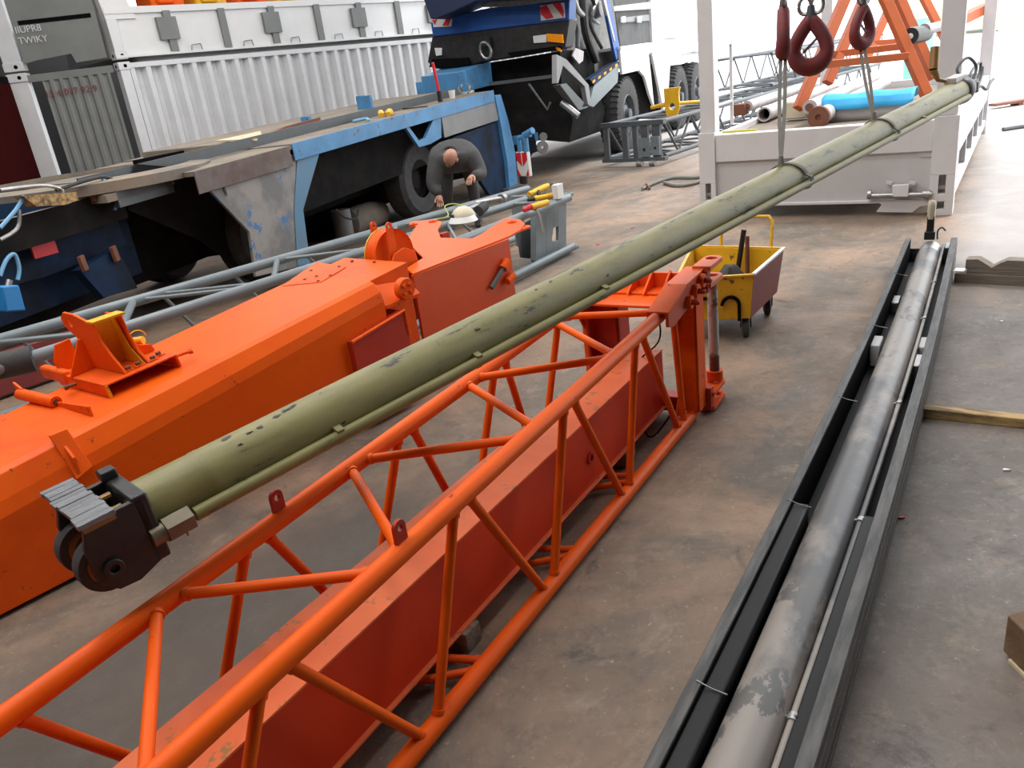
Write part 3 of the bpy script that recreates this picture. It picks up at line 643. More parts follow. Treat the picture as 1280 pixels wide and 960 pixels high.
ol = [(.04, .066), (.07, .10), (.14, .15), (.20, .21), (.22, .30), (.46, .335), (.62, .34), (.70, .31), (.70, .27), (.62, .235), (.56, .21), (.56, .066)]
hc = (.58, .285)
MB().eye(BK(.33, 0, 0), bnv, KZ, [(b*bw, c) for b, c in ol], (hc[0]*bw, hc[1]), .017, .012).build('upright_plate', 'orange', br, bevel=.0015)
bpl(.66, [(.06, .066), (.16, .12), (.20, .20), (.20, .30), (.42, .30), (.46, .066)], 'orange', 'upright_plate')
MB().prism([BK(.34, .40, .066), BK(.66, .40, .066), BK(.66, .34, .30), BK(.34, .34, .30)], -bnv*.010).build('inner_web', 'yellow', br, bevel=.002)
MB().prism([BK(.645, .10, .066), BK(.645, .22, .14), BK(.645, .26, .30), BK(.645, .34, .30), BK(.645, .38, .066)], bu*-.004).build('inner_web', 'yellow', br)
MB().hexa([BK(.31, .18, .300), BK(.70, .14, .300), BK(.70, .26, .300), BK(.31, .30, .300), BK(.31, .18, .312), BK(.70, .14, .312), BK(.70, .26, .312), BK(.31, .30, .312)]).build('cap_plate', 'yellow', br, bevel=.002)
MB().prism([BK(-.02, .50, .066), BK(.33, .50, .066), BK(.33, .50, .22), BK(.26, .50, .215), BK(.20, .50, .18), BK(.10, .50, .13)], bnv*.012).build('side_gusset', 'orange', br, bevel=.002)
MB().prism([BK(.05, .78, .066), BK(.33, .74, .066), BK(.33, .74, .20), BK(.15, .78, .19), BK(.05, .78, .12)], bnv*.012).build('side_gusset', 'orange', br, bevel=.002)
MB().prism([BK(.66, .32, .066), BK(1.0, .32, .066), BK(.98, .32, .10), BK(.84, .32, .115), BK(.74, .32, .15), BK(.67, .32, .20)], bnv*.012).build('side_gusset', 'orange', br, bevel=.002)
for a, b in ((.42, .10), (.56, .10), (.76, .10), (.88, .14)):
    MB().box(FR(BK(a, b, .065), BA), -.022, .022, -.02, .02, 0, .006).build('washer_plate', 'orange2', br)
    MB().lathe(BK(a, b, .071), KZ, [(.013, 0), (.013, .014), (0, .014)], 6).build('bolt', 'rust', br)
MB().tube([BK(.98, .1, .04), BK(1.22, .06, .04)], .007, 10).tube([BK(1.2, .06, .04), BK(1.25, .05, .04)], .014, 6).build('screw_rod', 'orange2', br)
MB().tube([BK(-.02, .45, .04), BK(-.15, .47, .04)], .008, 10).tube([BK(-.12, .47, .04), BK(-.16, .475, .04)], .015, 6).build('screw_rod', 'rust', br)
MB().tube([BK(.86, .45, .12), BK(.95, .38, .12)], .020, 12).build('knob', 'yellow', br)
MB().tube(arc(BK(.92, .42, .13), bu, KZ, .04, 0, 300, 14), .003, 6).build('wire_clip', 'yellow', br)
#@@CRATE
CF2 = FR((0, 0, 0), 56.8)
def bow(a): return .028*math.sin(max(0, min(1, (a-1.0)/5.5))*PI)-.002
nA = G(802, 960, .2).dot(CF2.n); aF = G(1135, 297, .2).dot(CF2.u)
A0 = .25
cr = thing('ram_crate', 'long narrow black timber crate open on top holding a dusty ram', 'crate', CF2(3.2, nA+.17, 0))
def cbar(mb, a0, a1, b0_, b1_, c0_, c1_, n=14):
    rings = []
    for i in range(n+1):
        a = a0+(a1-a0)*i/n; o = nA+bow(a)
        rings.append([CF2(a, o+b0_, c0_), CF2(a, o+b1_, c0_), CF2(a, o+b1_, c1_), CF2(a, o+b0_, c1_)])
    return mb.loft(rings)
aN = G(1000, 630, .18).dot(CF2.u)
cbar(MB(), A0, aF, 0, .034, 0, .20).build('side_board', 'crate', cr, bevel=.002)
cbar(MB(), A0, aF, .300, .340, 0, .20).build('side_board', 'crate', cr, bevel=.002)
cbar(MB(), A0, aF, .034, .300, .005, .03).build('base_board', 'crated', cr)
cbar(MB(), A0, aN, .036, .088, .03, .185).build('inner_batten', 'crated', cr, bevel=.006)
cbar(MB(), A0, G(1085, 640, .18).dot(CF2.u), .262, .300, .03, .165).build('inner_batten', 'crated', cr, bevel=.004)
for c_ in (.03, .085, .15): cbar(MB(), A0, aF, .3395, .342, c_, c_+.004).build('ply_edge', 'wood', cr)
cbar(MB(), A0, aF, .034, .036, .03, .19).build('cavity_shade_sheet', 'blackmatte', cr); cbar(MB(), A0, aF, .298, .300, .03, .19).build('cavity_shade_sheet', 'blackmatte', cr)  # thin black sheets paint the shade of the open cavity
MB().box(FR(CF2(aF, nA, 0), 56.8), -.02, 0, .034, .30, .03, .12).build('end_board', 'crate', cr)
for px, pyy in ((990, 632), (1040, 500), (1090, 410), (1115, 345), (880, 862)):
    a = G(px, pyy, .18).dot(CF2.u); o = nA+bow(a)
    MB().tube([CF2(a, o+.02, .203), CF2(a, o+.06, .19), CF2(a, o+.10, .185)], .002, 5).build('tie_wire', 'steel', cr)
for px, pyy in ((1150, 300),):
    pass
rr_ = .074; rb_ = .172; rz = .122
rm = thing('stored_ram', 'dusty dark grey telescopic ram lying in the narrow black crate', 'hydraulic cylinder', CF2(3.2, nA+rb_, .03))
aT = aF-.28
def RP(a, b=0, c=0): return CF2(a, nA+bow(a)+rb_+b, rz+c)
MB().tube([RP(A0+(aT-A0)*i/16) for i in range(17)], rr_, 40).build('barrel', 'ram', rm)
MB().lathe(RP(aT), CF2.u, [(rr_, -.02), (rr_*1.0, .0), (rr_*.96, .06), (rr_*.96, .2), (rr_*.7, .25), (0, .25)], 40).build('head_cap', 'steel', rm)
MB().tube([RP(A0+(aF-.05-A0)*i/16, .084, .03) for i in range(17)], .0105, 12).build('feed_pipe', 'ram', rm)
for px, pyy in ((985, 890), (1070, 645), (1118, 500), (1150, 395), (1160, 350)):
    a = G(px, pyy, .17).dot(CF2.u); MB().tube([RP(a-.012, .084, .03), RP(a+.012, .084, .03)], .015, 12).tube([RP(a, .06, .03), RP(a, .095, .045)], .004, 6).build('pipe_clip', 'steel', rm)
# strap buckle standing at the far end
pb = RP(aF-.06, -.01, .08)
MB().box(FR(pb, 56.8), -.03, .03, -.035, .035, 0, .06).build('clevis_base', 'black', rm, bevel=.006)
MB().box(FR(pb, 56.8), -.018, .018, -.024, .024, .05, .17).build('clevis_arm', 'black', rm, bevel=.005)
MB().tube(smoothpath([pb+Z*.15-CF2.n*0, pb+Z*.24, pb+Z*.265+CF2.u*.02]), [.026]*13, 10).build('loop_sleeve', 'cream', rm)
MB().tube(smoothpath([pb+CF2.n*.05, pb+CF2.n*.05+Z*.06, pb+CF2.n*.075+Z*.085, pb+CF2.n*.10+Z*.06]), .006, 8).build('pipe_hook', 'dkgrey', rm)
for k, (px, py) in enumerate(((1082, 430), (1141, 432), (1105, 368), (1170, 310), (1143, 455))):
    g = G(px, py, .13)
    a = g.dot(CF2.u); side = -1 if px in (1082, 1105) else 1; o = nA+bow(a)
    b_ = (.040, .085) if side < 0 else (.262, .298)
    o_ = MB(); cbar(o_, a-.07, a+.09, b_[0], b_[1], .031, .15 if k != 2 else .1, 2)
    tag(o_.build('foam_wedge', 'foam' if k < 2 else 'steel', bevel=.006), ['white foam wedge on the left inside the ram crate', 'white foam wedge on the right inside the ram crate', 'small grey wedge on the left near the far end of the crate', 'grey wedge in the far right corner of the crate', 'pale wedge just nearer than the right foam wedge in the crate'][k], 'packing wedge')
#@@TIMBER right
VF = FR(G(1192, 353, 0), -41)
vb = thing('notched_timber_stack', 'grey timber stand with two V notches beyond the crate', 'timber stand', VF(.3, 0, 0))
MB().box(VF, 0, 1.0, -.12, 0, 0, .065).build('base_timber', 'wood', vb, bevel=.004)
MB().box(VF, .07, 1.0, -.11, -.01, .065, .095).build('middle_plank', 'wood', vb, bevel=.003)
pf = [(.06, .095), (1.0, .095), (1.0, .165), (.60, .165), (.52, .165), (.45, .15), (.385, .165), (.30, .165), (.262, .145), (.215, .112), (.165, .145), (.13, .165), (.06, .16)]
MB().prism([VF(a, -.11, c) for a, c in pf], -VF.n*-.10).build('notched_timber', 'wood', vb, bevel=.003)
tag(MB().box(FR(G(1192, 340, .066), -41), -.005, .06, -.10, -.01, 0, .004).build('paper_strip', 'white'), 'white paper strip on the timber stand beside the crate', 'paper')
t0, t1 = G(1150, 522, 0), G(1290, 537, 0)
d_ = (t1-t0); TAz = math.degrees(math.atan2(d_.y, d_.x)); T2 = FR(t0, TAz)
tag(MB().box(T2, 0, .8, -.06, 0, 0, .045).build('timber_batten', 'woodraw', bevel=.003), 'worn yellow timber batten on the floor running right from the crate', 'timber')
k0 = G(1300, 866, 0)
KF = FR(k0, 10)
kb = MB(); kb.prism([KF(0, 0, .012), KF(.25, .02, .012), KF(.25, -.16, .012), KF(.02, -.15, .012)], Z*.125)
kb = kb.build('timber_block', mat('dark_cut_timber', (.14, .08, .04), .75, col2=(.30, .18, .08), scale=6, bump=.4), bevel=.004); tag(kb, 'rough square timber block at the right edge of the floor', 'timber')
tag(MB().prism([KF(-.005, .015, 0), KF(.3, .035, 0), KF(.3, -.1, 0), KF(.01, -.12, 0)], Z*.012).build('wood_offcut', 'woodpale', bevel=.001), 'pale splintered offcut under the timber block', 'wood offcut')
for k, (px, py, m_, lab) in enumerate((((1127, 648), 0, 'redp', 'small red chip on the floor right of the crate'), ((791, 285), 0, 'redp', 'red chip on the floor just above the green ram'), ((748, 306), 0, 'redp', 'red scrap on the floor left of the ram near the grey jib'), ((1258, 588), 0, 'white', 'white splinter on the floor at the right'), ((1252, 402), 0, 'white', 'small white chip by the timber stand'))):
    f = FR(G(px[0], px[1], 0), 20+50*k); s_ = (.012, .03, .025, .014, .012)[k]
    tag(MB().prism([f(-s_, -s_*.5, 0), f(s_, -s_*.4, 0), f(s_*.7, s_*.6, 0), f(-s_*.4, s_*.3, 0)], Z*.006).build('paint_chip', m_), lab, 'debris')
#@@CART
cp = G(880, 402, 0)
KC = FR(G(912, 408, 0), 48)
ct = thing('yellow_tub_cart', 'yellow and maroon open steel tub cart on small wheels', 'cart', KC(.25, -.15, 0))
def tubq(l0, l1, b0_, b1_, z): return [KC(l0, b0_, z), KC(l1, b0_, z), KC(l1, b1_, z), KC(l0, b1_, z)]
zt_c = .42
tq = [G(845, 350, zt_c), G(942, 344, zt_c), G(980, 311, zt_c), G(866, 308, zt_c)]
cc = (tq[0]+tq[1]+tq[2]+tq[3])/4
def tpt(i, zz, k=1.):
    p = tq[i % 4]; q = Vector((cc.x+(p.x-cc.x)*k, cc.y+(p.y-cc.y)*k, zz)); return q
def wallq(i, j, m_, name):
    a, b = tpt(i, .14, .88), tpt(j, .14, .88); c, d = tpt(j, zt_c), tpt(i, zt_c)
    ain, bin_, cin, din = [Vector((cc.x+(v.x-cc.x)*.97, cc.y+(v.y-cc.y)*.97, v.z)) for v in (a, b, c, d)]
    MB().hexa([a, b, bin_, ain, d, c, cin, din]).build(name, m_, ct, bevel=.002)
wallq(0, 1, 'yellow', 'tub_end'); wallq(1, 2, 'maroon', 'tub_side'); wallq(2, 3, 'yellow', 'tub_end'); wallq(3, 0, 'yellow', 'tub_side')
MB().prism([tpt(i, .14, .88) for i in range(4)], Z*.01).build('tub_floor', 'rust', ct)
MB().bar(tpt(1, zt_c+.006), tpt(2, zt_c+.006), .022, .012).build('rim', 'white', ct)
for i, j in ((0, 1), (2, 3), (3, 0)): MB().bar(tpt(i, zt_c+.004), tpt(j, zt_c+.004), .018, .010).build('rim', 'yellow', ct)
fd = (tpt(2, 0)-tpt(1, 0)).normalized(); sd = (tpt(0, 0)-tpt(1, 0)).normalized()
for p, nm in ((tpt(1, .0, .7), 'w'), (tpt(2, 0, .7), 'w'), (tpt(0, 0, .7), 'w'), (tpt(3, 0, .7), 'w')):
    w = MB().lathe(Vector((p.x, p.y, .065)), sd, [(.015, -.022), (.045, -.022), (.062, -.016), (.065, 0), (.062, .016), (.045, .022), (.015, .022)], 24).build('wheel', 'rubber', ct)
    MB().ring(Vector((p.x, p.y, .065)), sd, .006, .018, .056).build('hub', 'steel', w)
    MB().bar(Vector((p.x, p.y, .065))+sd*.03, Vector((p.x, p.y, .15))+sd*.03, .03, .008, up=sd).bar(Vector((p.x, p.y, .065))-sd*.03, Vector((p.x, p.y, .15))-sd*.03, .03, .008, up=sd).build('caster_fork', 'dkgrey', ct)
hA, hB = tpt(2, .40, .75), tpt(3, .40, .8)
hA = G(963, 306, .42); hB = G(900, 306, .42)
hz = .60
hAt, hBt = Vector((hA.x, hA.y, hz))+fd*.06, Vector((hB.x, hB.y, hz))+fd*.06
MB().tube([hA-Z*.1, hA+(hAt-hA)*.8, hAt+(hBt-hAt)*.08, hBt+(hAt-hBt)*.08, hB+(hBt-hB)*.8, hB-Z*.1], .011, 12).build('push_handle', 'yellow', ct)
pz = tpt(0, .3, .92); py = tpt(1, .3, .92)
for t_ in (.35, .72):
    q = pz+(py-pz)*t_; MB().tube(arc(q-fd*.02-Z*.06, sd, Z, .05, 0, 180, 10)+[q-fd*.02-sd*.05-Z*.16], .011, 8).build('hose_loop', 'blackmatte', ct)
for k, (px, lean) in enumerate(((924, 8), (934, 0))):
    b = G(px-(6 if k == 0 else 0), 336, .30); t_ = PV(px+(6 if k == 0 else 0), 287+k*8, b, 0)
    tag(MB().tube([Vector((b.x, b.y, .152)), Vector((t_.x, t_.y, t_.z))], .017 if k == 0 else .014, 12).build('steel_bar', ['black', 'rust'][k]), ['black round bar standing in the yellow tub cart', 'brown round bar standing in the yellow tub cart beside the black bar'][k], 'steel bar')
kk = tpt(2, .15, .45)
sk = MB(); pts = [kk+Vector((random.uniform(-.14, .14), random.uniform(-.14, .14), 0)) for _ in range(3)]
n_ = 12; rings = []
for i in range(7):
    z_ = .152+.23*i/6; r_ = .15*math.cos(i/6*1.35)
    rings.append([Vector((cc.x+.04+math.cos(2*PI*j/n_)*r_*(1+.25*math.sin(j*2.3)), cc.y+.06+math.sin(2*PI*j/n_)*r_*(1+.25*math.cos(j*1.7)), z_+.02*math.sin(j*1.9))) for j in range(n_)])
tag(sk.loft(rings).build('rubber_sheet', 'rubber', sub=1), 'crumpled black rubber sheet heaped in the yellow tub cart', 'rubber sheet')
#@@GREY TRUSS
def truss(name, label, F, a0, a1, b0, b1, c0, c1, r, m_, bays, group=None, gb=None, facing='r'):
    t = thing(name, label, 'crane jib', F((a0+a1)/2, (b0+b1)/2, c0-r), group)
    for b, c in ((b0, c0), (b1, c0), (b0, c1), (b1, c1)): MB().tube([F(a0, b, c), F(a1, b, c)], r, 16).build('chord', m_, t)
    L = (a1-a0)/bays
    for k in range(bays):
        x0, xm, x1 = a0+k*L, a0+(k+.5)*L, a0+(k+1)*L
        for (p, q) in (((x0, b1, c1), (xm, b1, c0)), ((xm, b1, c0), (x1, b1, c1)), ((x0, b0, c1), (xm, b0, c0)), ((xm, b0, c0), (x1, b0, c1)), ((x0, b0, c1), (xm, b1, c1)), ((xm, b1, c1), (x1, b0, c1)), ((x0, b0, c0), (xm, b1, c0)), ((xm, b1, c0), (x1, b0, c0))):
            MB().tube([F(*p), F(*q)], r*.5, 8).build('brace', m_, t)
    return t
gEnd = G(712, 318, .0)
GA = 54.5
ge0 = G(706, 245, .53)
GF = FR((ge0.x, ge0.y, 0), GA)
bL = G(320, 318, .53); bb_ = (bL-GF.o).dot(GF.n)
bR = G(340, 343, .53); br_ = (bR-GF.o).dot(GF.n)
print('grey truss offsets', bb_, br_, GF.o)
gt = thing('grey_lattice_jib', 'grey tubular lattice jib behind the orange boom with a plated end frame', 'crane jib', GF(-3, -.8, 0))
gl = [(G(-60, 442, .53), G(660, 236, .53)), (G(-60, 479, .53), G(657, 250, .53)), (G(440, 355, .53), G(711, 247, .53))]
for p, q in gl: MB().tube([p, q], .038, 18).build('chord', 'grey', gt)
for p, q in (gl[0], gl[2]): MB().tube([p-Z*.47, q-Z*.47], .034, 14).build('chord', 'grey', gt)
def onl(k, x):
    p, q = gl[k]; best = min(range(401), key=lambda i: (lambda v: (640+v.x/-v.z*FPX-x)**2)(RM.transposed()@(p+(q-p)*(i/400)-CAM))); return p+(q-p)*(best/400)
for (k1, x1, k2, x2, r_) in ((0, 167, 1, 150, .026), (0, 175, 1, 316, .014), (1, 148, 0, -20, .018), (0, 347, 1, 341, .022), (0, 352, 1, 470, .014), (1, 336, 0, 200, .012), (0, 495, 1, 486, .018), (0, 500, 1, 610, .014), (1, 560, 2, 572, .014), (2, 480, 1, 540, .012), (1, 640, 2, 700, .018)):
    MB().tube([onl(k1, x1), onl(k2, x2)], r_, 10).build('brace', 'grey', gt)
for x in (20, 110, 200, 290, 380, 470, 560): MB().tube([onl(0, x), onl(0, x+45)-Z*.47], .014, 8).build('brace', 'grey', gt)
def gpoly(pts, b, th, nm, m_='grey', bev=.003): return MB().prism([PV(x, y, GF(0, b, 0), GA) for x, y in pts], -GF.n*th).build(nm, m_, gt, bevel=bev)
gpoly([(683, 264), (692, 259), (692, 284), (690, 300), (692, 302), (692, 325), (683, 328)], 0, .03, 'slotted_plate')
gpoly([(698, 257), (708, 252), (708, 312), (698, 322), (698, 300), (698, 284)], 0, .03, 'slotted_plate')
gpoly([(692, 259), (698, 257), (698, 283), (692, 285)], 0, .03, 'slotted_plate'); gpoly([(692, 302), (698, 300), (698, 322), (692, 325)], 0, .03, 'slotted_plate')
gpoly([(670, 268), (683, 264), (683, 328), (674, 331), (670, 326)], .01, .06, 'end_post')
gpoly([(646, 285), (670, 270), (670, 324), (652, 322)], -.12, .02, 'inner_plate', 'dkgrey')
gpoly([(655, 336), (674, 328), (722, 312), (722, 318), (680, 332), (657, 343)], .03, .05, 'bottom_rail')
MB().box(GF, -.05, .02, -.60, .03, .49, .55).build('end_beam', 'grey', gt, bevel=.004)
MB().box(GF, -.05, -.02, -.60, -.48, .04, .5).build('end_frame', 'grey', gt, bevel=.004)
for c in (.02, .53): MB().eye(GF(0, 0, c), GF.u, GF.n, lugout(.13), (.07, 0), .02, .03).build('end_lug', 'grey', gt, bevel=.003)
MB().box(GF, -.10, .10, -.03, .05, 0, .03).build('foot_plate', 'grey', gt, bevel=.004)
sp = thing('ratchet_strap', 'dark webbing strap hanging over the end of the grey jib', 'strap', GF(-.22, .03, .3))
s0 = G(668, 262, .575)
ribbon(smoothpath([s0-GF.n*.12+Z*-.0, s0, s0+GF.n*.045-Z*.05, s0+GF.n*.06-Z*.2]), .035, .006, GF.u).build('webbing', 'sling', sp)
# black wrap and reddish plate behind the left of the boom
wp = G(0, 462, .5); 
tag(MB().tube([G(-20, 462, .53), G(42, 448, .53)], .075, 18).build('black_sleeve', 'rubber'), 'black rubber sleeve wrapped round the grey jib at the left edge', 'sleeve')
rf_ = FR(G(60, 475, .02), 50)
tag(MB().box(rf_, -.5, .5, -.03, .03, .0, .30).build('marker_board', 'maroon', bevel=.01), 'dark red marker board on the floor behind the orange bracket', 'board')
# tools lying on the end of the grey jib
def tool(name, label, cat, p, az, parts, group=None):
    t = thing(name, label, cat, p, group); F = FR(p, az)
    for nm, m_, fn in parts: fn(F).build(nm, m_, t, bevel=.003)
    return t
tl = G(672, 244, .57)
tool('cordless_tool', 'yellow cordless tool lying farthest on the end of the grey jib', 'power tool', G(674, 244, .568), 40, [('body', 'yellow', lambda F: MB().tube([F(-.13, 0, .03), F(.08, 0, .06), F(.14, 0, .07)], [.028, .032, .022], 12)), ('chuck', 'black', lambda F: MB().tube([F(.14, 0, .07), F(.19, 0, .08)], [.024, .014], 12)), ('grip', 'black', lambda F: MB().tube([F(-.02, 0, .05), F(-.05, .07, .02)], .020, 10)), ('battery', 'black', lambda F: MB().box(F, -.09, -.02, .06, .12, 0, .035))])
tool('cordless_tool', 'yellow tool in the middle of the pile on the grey jib end', 'power tool', G(683, 250, .568), 20, [('body', 'yellow', lambda F: MB().tube([F(-.12, 0, .03), F(.10, 0, .03)], .026, 12)), ('nose', 'black', lambda F: MB().tube([F(-.19, 0, .03), F(-.12, 0, .03)], [.014, .024], 12))])
tool('cordless_tool', 'yellow and red tool lying nearest on the grey jib end', 'power tool', G(670, 262, .572), 35, [('body', 'yellow', lambda F: MB().tube([F(-.05, 0, .03), F(.14, .0, .035)], .028, 12)), ('trigger_guard', 'redp', lambda F: MB().tube([F(-.14, 0, .02), F(-.05, .0, .035)], [.018, .028], 10))])
tag(MB().box(FR(G(698, 248, .565), 50), -.05, .05, -.03, .03, 0, .13).build('paper_carton', 'white', bevel=.003), 'small white carton standing at the end of the grey jib', 'carton')
tg = thing('bench_grinder_part', 'chrome coupling lying on the grey jib in front of the man', 'coupling', G(610, 252, .57))
MB().tube([G(596, 254, .58), G(628, 248, .60)], .03, 14).build('coupling_body', 'steel', tg); MB().ring(G(628, 248, .60), GF.u, .02, .045, .05).build('flange', 'steel', tg)
MB().tube([G(520+55, 264, .57), G(600, 256, .58)], [.012, .022], 10).build('spindle', 'steel', tg)
tag(MB().tube([G(598, 264, .575), G(606, 257, .60)], [.05, .045], 16).build('rag_bundle', 'rubber', bevel=.004), 'dark bundle beside the white helmet on the grey jib', 'rag')
hm = thing('hard_hat', 'cream and white hard hat resting on the grey jib', 'helmet', G(580, 275, .565))
hp_ = G(580, 275, .565)
MB().lathe(hp_, Z, [(0, .12), (.04, .115), (.08, .09), (.105, .05), (.11, 0)], 24).build('shell', 'cream', hm)
MB().lathe(hp_-GF.n*-.02-GF.u*.04, Z, [(.10, .045), (.13, .0), (.125, -.004)], 24).build('brim', 'white', hm)
MB().lathe(hp_+Vector((-.09, -.05, .04)), Vector((-.6, -.8, .3)), [(0, .02), (.02, .018), (.03, 0)], 12).build('vent_badge', 'black', hm)
MB_c = MB().tube(smoothpath([G(516, 288, .57), G(540, 276, .575), G(560, 270, .58), G(556, 258, .59), G(570, 255, .58), G(590, 262, .57)]), .006, 8)
tag(MB_c.build('air_line', mat('yellow_green_hose', (.35, .42, .08), .5)), 'thin yellow green air line curling on the grey jib', 'hose')
#@@MAN
mp = G(566, 272, .35)
HP = DZ(563, 197, 8.9)       # head centre
print('head', HP)
man = thing('person', 'bald man in a dark work jacket bending forward over the grey jib', 'person', (HP.x, HP.y+.35, 0))
vd = Vector((HP.x, HP.y, 0)).normalized(); vr = vd.cross(Z)   # away from camera, right
def skin(name, pts, edges, rad, m_, parent, sub=2):
    off = Vector((0, 0, 0)); q = parent
    while q is not None: off += q.location; q = q.parent
    me = bpy.data.meshes.new(name); me.from_pydata([tuple(Vector(p)-off) for p in pts], edges, []); me.update()
    ob = bpy.data.objects.new(name, me); COL.objects.link(ob); ob.parent = parent; me.materials.append(M[m_])
    ob.modifiers.new('skin', 'SKIN')
    if not me.skin_vertices: me.attributes.new('x', 'FLOAT', 'POINT')
    return ob
def HPt(r, f, z): return Vector((HP.x, HP.y, 0))+vr*r+vd*f+Z*z
hz_ = HP.z
def blob(mb, rings, seg=20):
    """rings: (centre, ex, ey) ellipse rings"""
    R_ = []
    for c, ex, ey in rings: R_.append([Vector(c)+Vector(ex)*math.cos(2*PI*k/seg)+Vector(ey)*math.sin(2*PI*k/seg) for k in range(seg)])
    return mb.loft(R_)
# one continuous body: legs - pelvis - torso - neck, arms joined at the shoulders
pel = HPt(.06, .62, .84); che = HPt(.06, .22, hz_-.06); nek = HPt(.02, .09, hz_+.03)
pts = [pel, HPt(.05, .42, .88), che, nek, HP+Z*.0+vd*.02,
       HPt(-.17, .16, hz_-.07), HPt(-.25, .08, hz_-.30), HPt(-.18, .0, .50), HPt(-.17, -.04, .44),
       HPt(.26, .16, hz_-.07), HPt(.34, .08, hz_-.25), HPt(.22, -.12, .68), HPt(.18, -.17, .64),
       HPt(-.06, .60, .82), HPt(-.10, .50, .46), HPt(-.12, .62, .08), HPt(-.13, .46, .04),
       HPt(.18, .60, .82), HPt(.22, .50, .46), HPt(.22, .62, .08), HPt(.23, .46, .04)]
edges = [(0, 1), (1, 2), (2, 3), (2, 5), (5, 6), (6, 7), (2, 9), (9, 10), (10, 11), (0, 13), (13, 14), (14, 15), (15, 16), (0, 17), (17, 18), (18, 19), (19, 20)]
pts_b = [p for i, p in enumerate(pts)]
rad = {0: .19, 1: .23, 2: .235, 3: .085, 5: .13, 6: .085, 7: .05, 9: .13, 10: .09, 11: .052, 13: .105, 14: .075, 15: .055, 16: .05, 17: .105, 18: .075, 19: .055, 20: .05}
def skinned(name, pts, edges, rad, m_, parent, root, sub=2):
    used = sorted({i for e in edges for i in e}); mp_ = {u: k for k, u in enumerate(used)}
    off = Vector((0, 0, 0)); q = parent
    while q is not None: off += q.location; q = q.parent
    me = bpy.data.meshes.new(name); me.from_pydata([tuple(Vector(pts[i])-off) for i in used], [(mp_[a], mp_[b]) for a, b in edges], []); me.update()
    ob = bpy.data.objects.new(name, me); COL.objects.link(ob); ob.parent = parent
    sm = ob.modifiers.new('skin', 'SKIN'); sm.use_smooth_shade = True
    import bmesh
    bm = bmesh.new(); bm.from_mesh(me); lay = bm.verts.layers.skin.verify()
    bm.verts.ensure_lookup_table()
    for u in used:
        bm.verts[mp_[u]][lay].radius = (rad[u], rad[u]); bm.verts[mp_[u]][lay].use_root = (u == root)
    bm.to_mesh(me); bm.free(); me.materials.append(M[m_])
    ss = ob.modifiers.new('sub', 'SUBSURF'); ss.levels = sub; ss.render_levels = sub
    return ob
skinned('body', pts_b, edges, rad, 'cloth', man, 0)
# head looking down to the left of the picture
hd = MB(); fdir = (-vr*.55-vd*.35-Z*.75).normalized(); hup = (fdir.cross(vd)).normalized()
top = (Z*.55-vr*-.1-vd*.45+fdir*-.3).normalized(); side = fdir.cross(top).normalized(); top = side.cross(fdir).normalized()
seg = 24; vs = []; rings = []
for i in range(13):
    th = PI*i/12; rr = math.sin(th); h = math.cos(th)
    ring = []
    for k in range(seg):
        ph = 2*PI*k/seg; x = math.cos(ph)*rr; y = math.sin(ph)*rr
        f = y*.098; s_ = x*.076; t_ = h*.118
        if h < -.1 and y > 0: f *= 1-.05*(-h); s_ *= 1+.25*h     # narrowing jaw
        if abs(x) < .25 and y > .5 and -.45 < h < -.0: f += .022*(1-abs(x)/.25)   # nose
        if y > .6 and .05 < h < .25: f -= .006                                      # eye sockets
        if y < 0 and h < -.3: f *= .8
        ring.append(HP+fdir*f+side*s_+top*t_)
    rings.append(ring)
hd.loft(rings, caps=False)
hd = hd.build('head', 'skin', man, sub=1)
for s_ in (-1, 1):
    o = HP+side*s_*.078-top*.01; MB().lathe(o-fdir*.005, side*s_, [(0, .012), (.016, .014), (.026, .006), (.022, -.01)], 14).build('ear', 'skin', man)
    e_ = HP+fdir*.088+side*s_*.032+top*.012; MB().lathe(e_, fdir, [(0, .006), (.010, .002), (.012, -.006)], 10).build('eye', 'black', man)
MB().tube([HP+fdir*.088+side*-.026-top*.062, HP+fdir*.093-top*.064, HP+fdir*.088+side*.026-top*.062], .005, 6).build('mouth', mat('lip', (.30, .10, .08), .5), man)
def hand(name, w, d, up, flip=1):
    w = Vector(w); d = Vector(d).normalized(); s_ = d.cross(Vector(up)).normalized()*flip; n_ = s_.cross(d).normalized()*flip
    P = [w, w+d*.045, w+d*.085]; E = [(0, 1), (1, 2)]; R_ = {0: .028, 1: .036, 2: .034}
    for k, (o, ln) in enumerate(((-.030, .062), (-.010, .072), (.011, .067), (.030, .052))):
        b = len(P); P += [w+d*.09+s_*o, w+d*(.09+ln*.5)+s_*o*1.1-n_*.008, w+d*(.09+ln*.85)+s_*o*1.1-n_*.028]; E += [(2, b), (b, b+1), (b+1, b+2)]
        R_.update({b: .010, b+1: .009, b+2: .008})
    b = len(P); P += [w+d*.035-s_*.038, w+d*.075-s_*.058-n_*.012, w+d*.10-s_*.052-n_*.03]; E += [(1, b), (b, b+1), (b+1, b+2)]; R_.update({b: .014, b+1: .011, b+2: .009})
    return skinned(name, P, E, R_, 'skin', man, 0)
hand('hand', pts[7], (-.1, -.35, -1), vd)
hand('hand', pts[11], (-.35, -.55, -.35), Z)
MB().tube(arc(HPt(.0, .10, hz_+.02), vr, (vd*.3+Z*.7).normalized(), .095, -20, 200, 12), .022, 10).build('collar', 'cloth', man)
for s_ in (1, -1):
    F = FR(HPt(.05-.17*-s_, .50, 0), math.degrees(math.atan2(-vd.y, -vd.x)))
    MB().loft([[F(a, b, c) for b, c in ((-.045, 0), (.045, 0), (.045, h), (-.045, h))] for a, h in ((-.14, .09), (0, .10), (.08, .07), (.15, .045))]).build('boot', 'black', man, sub=1)
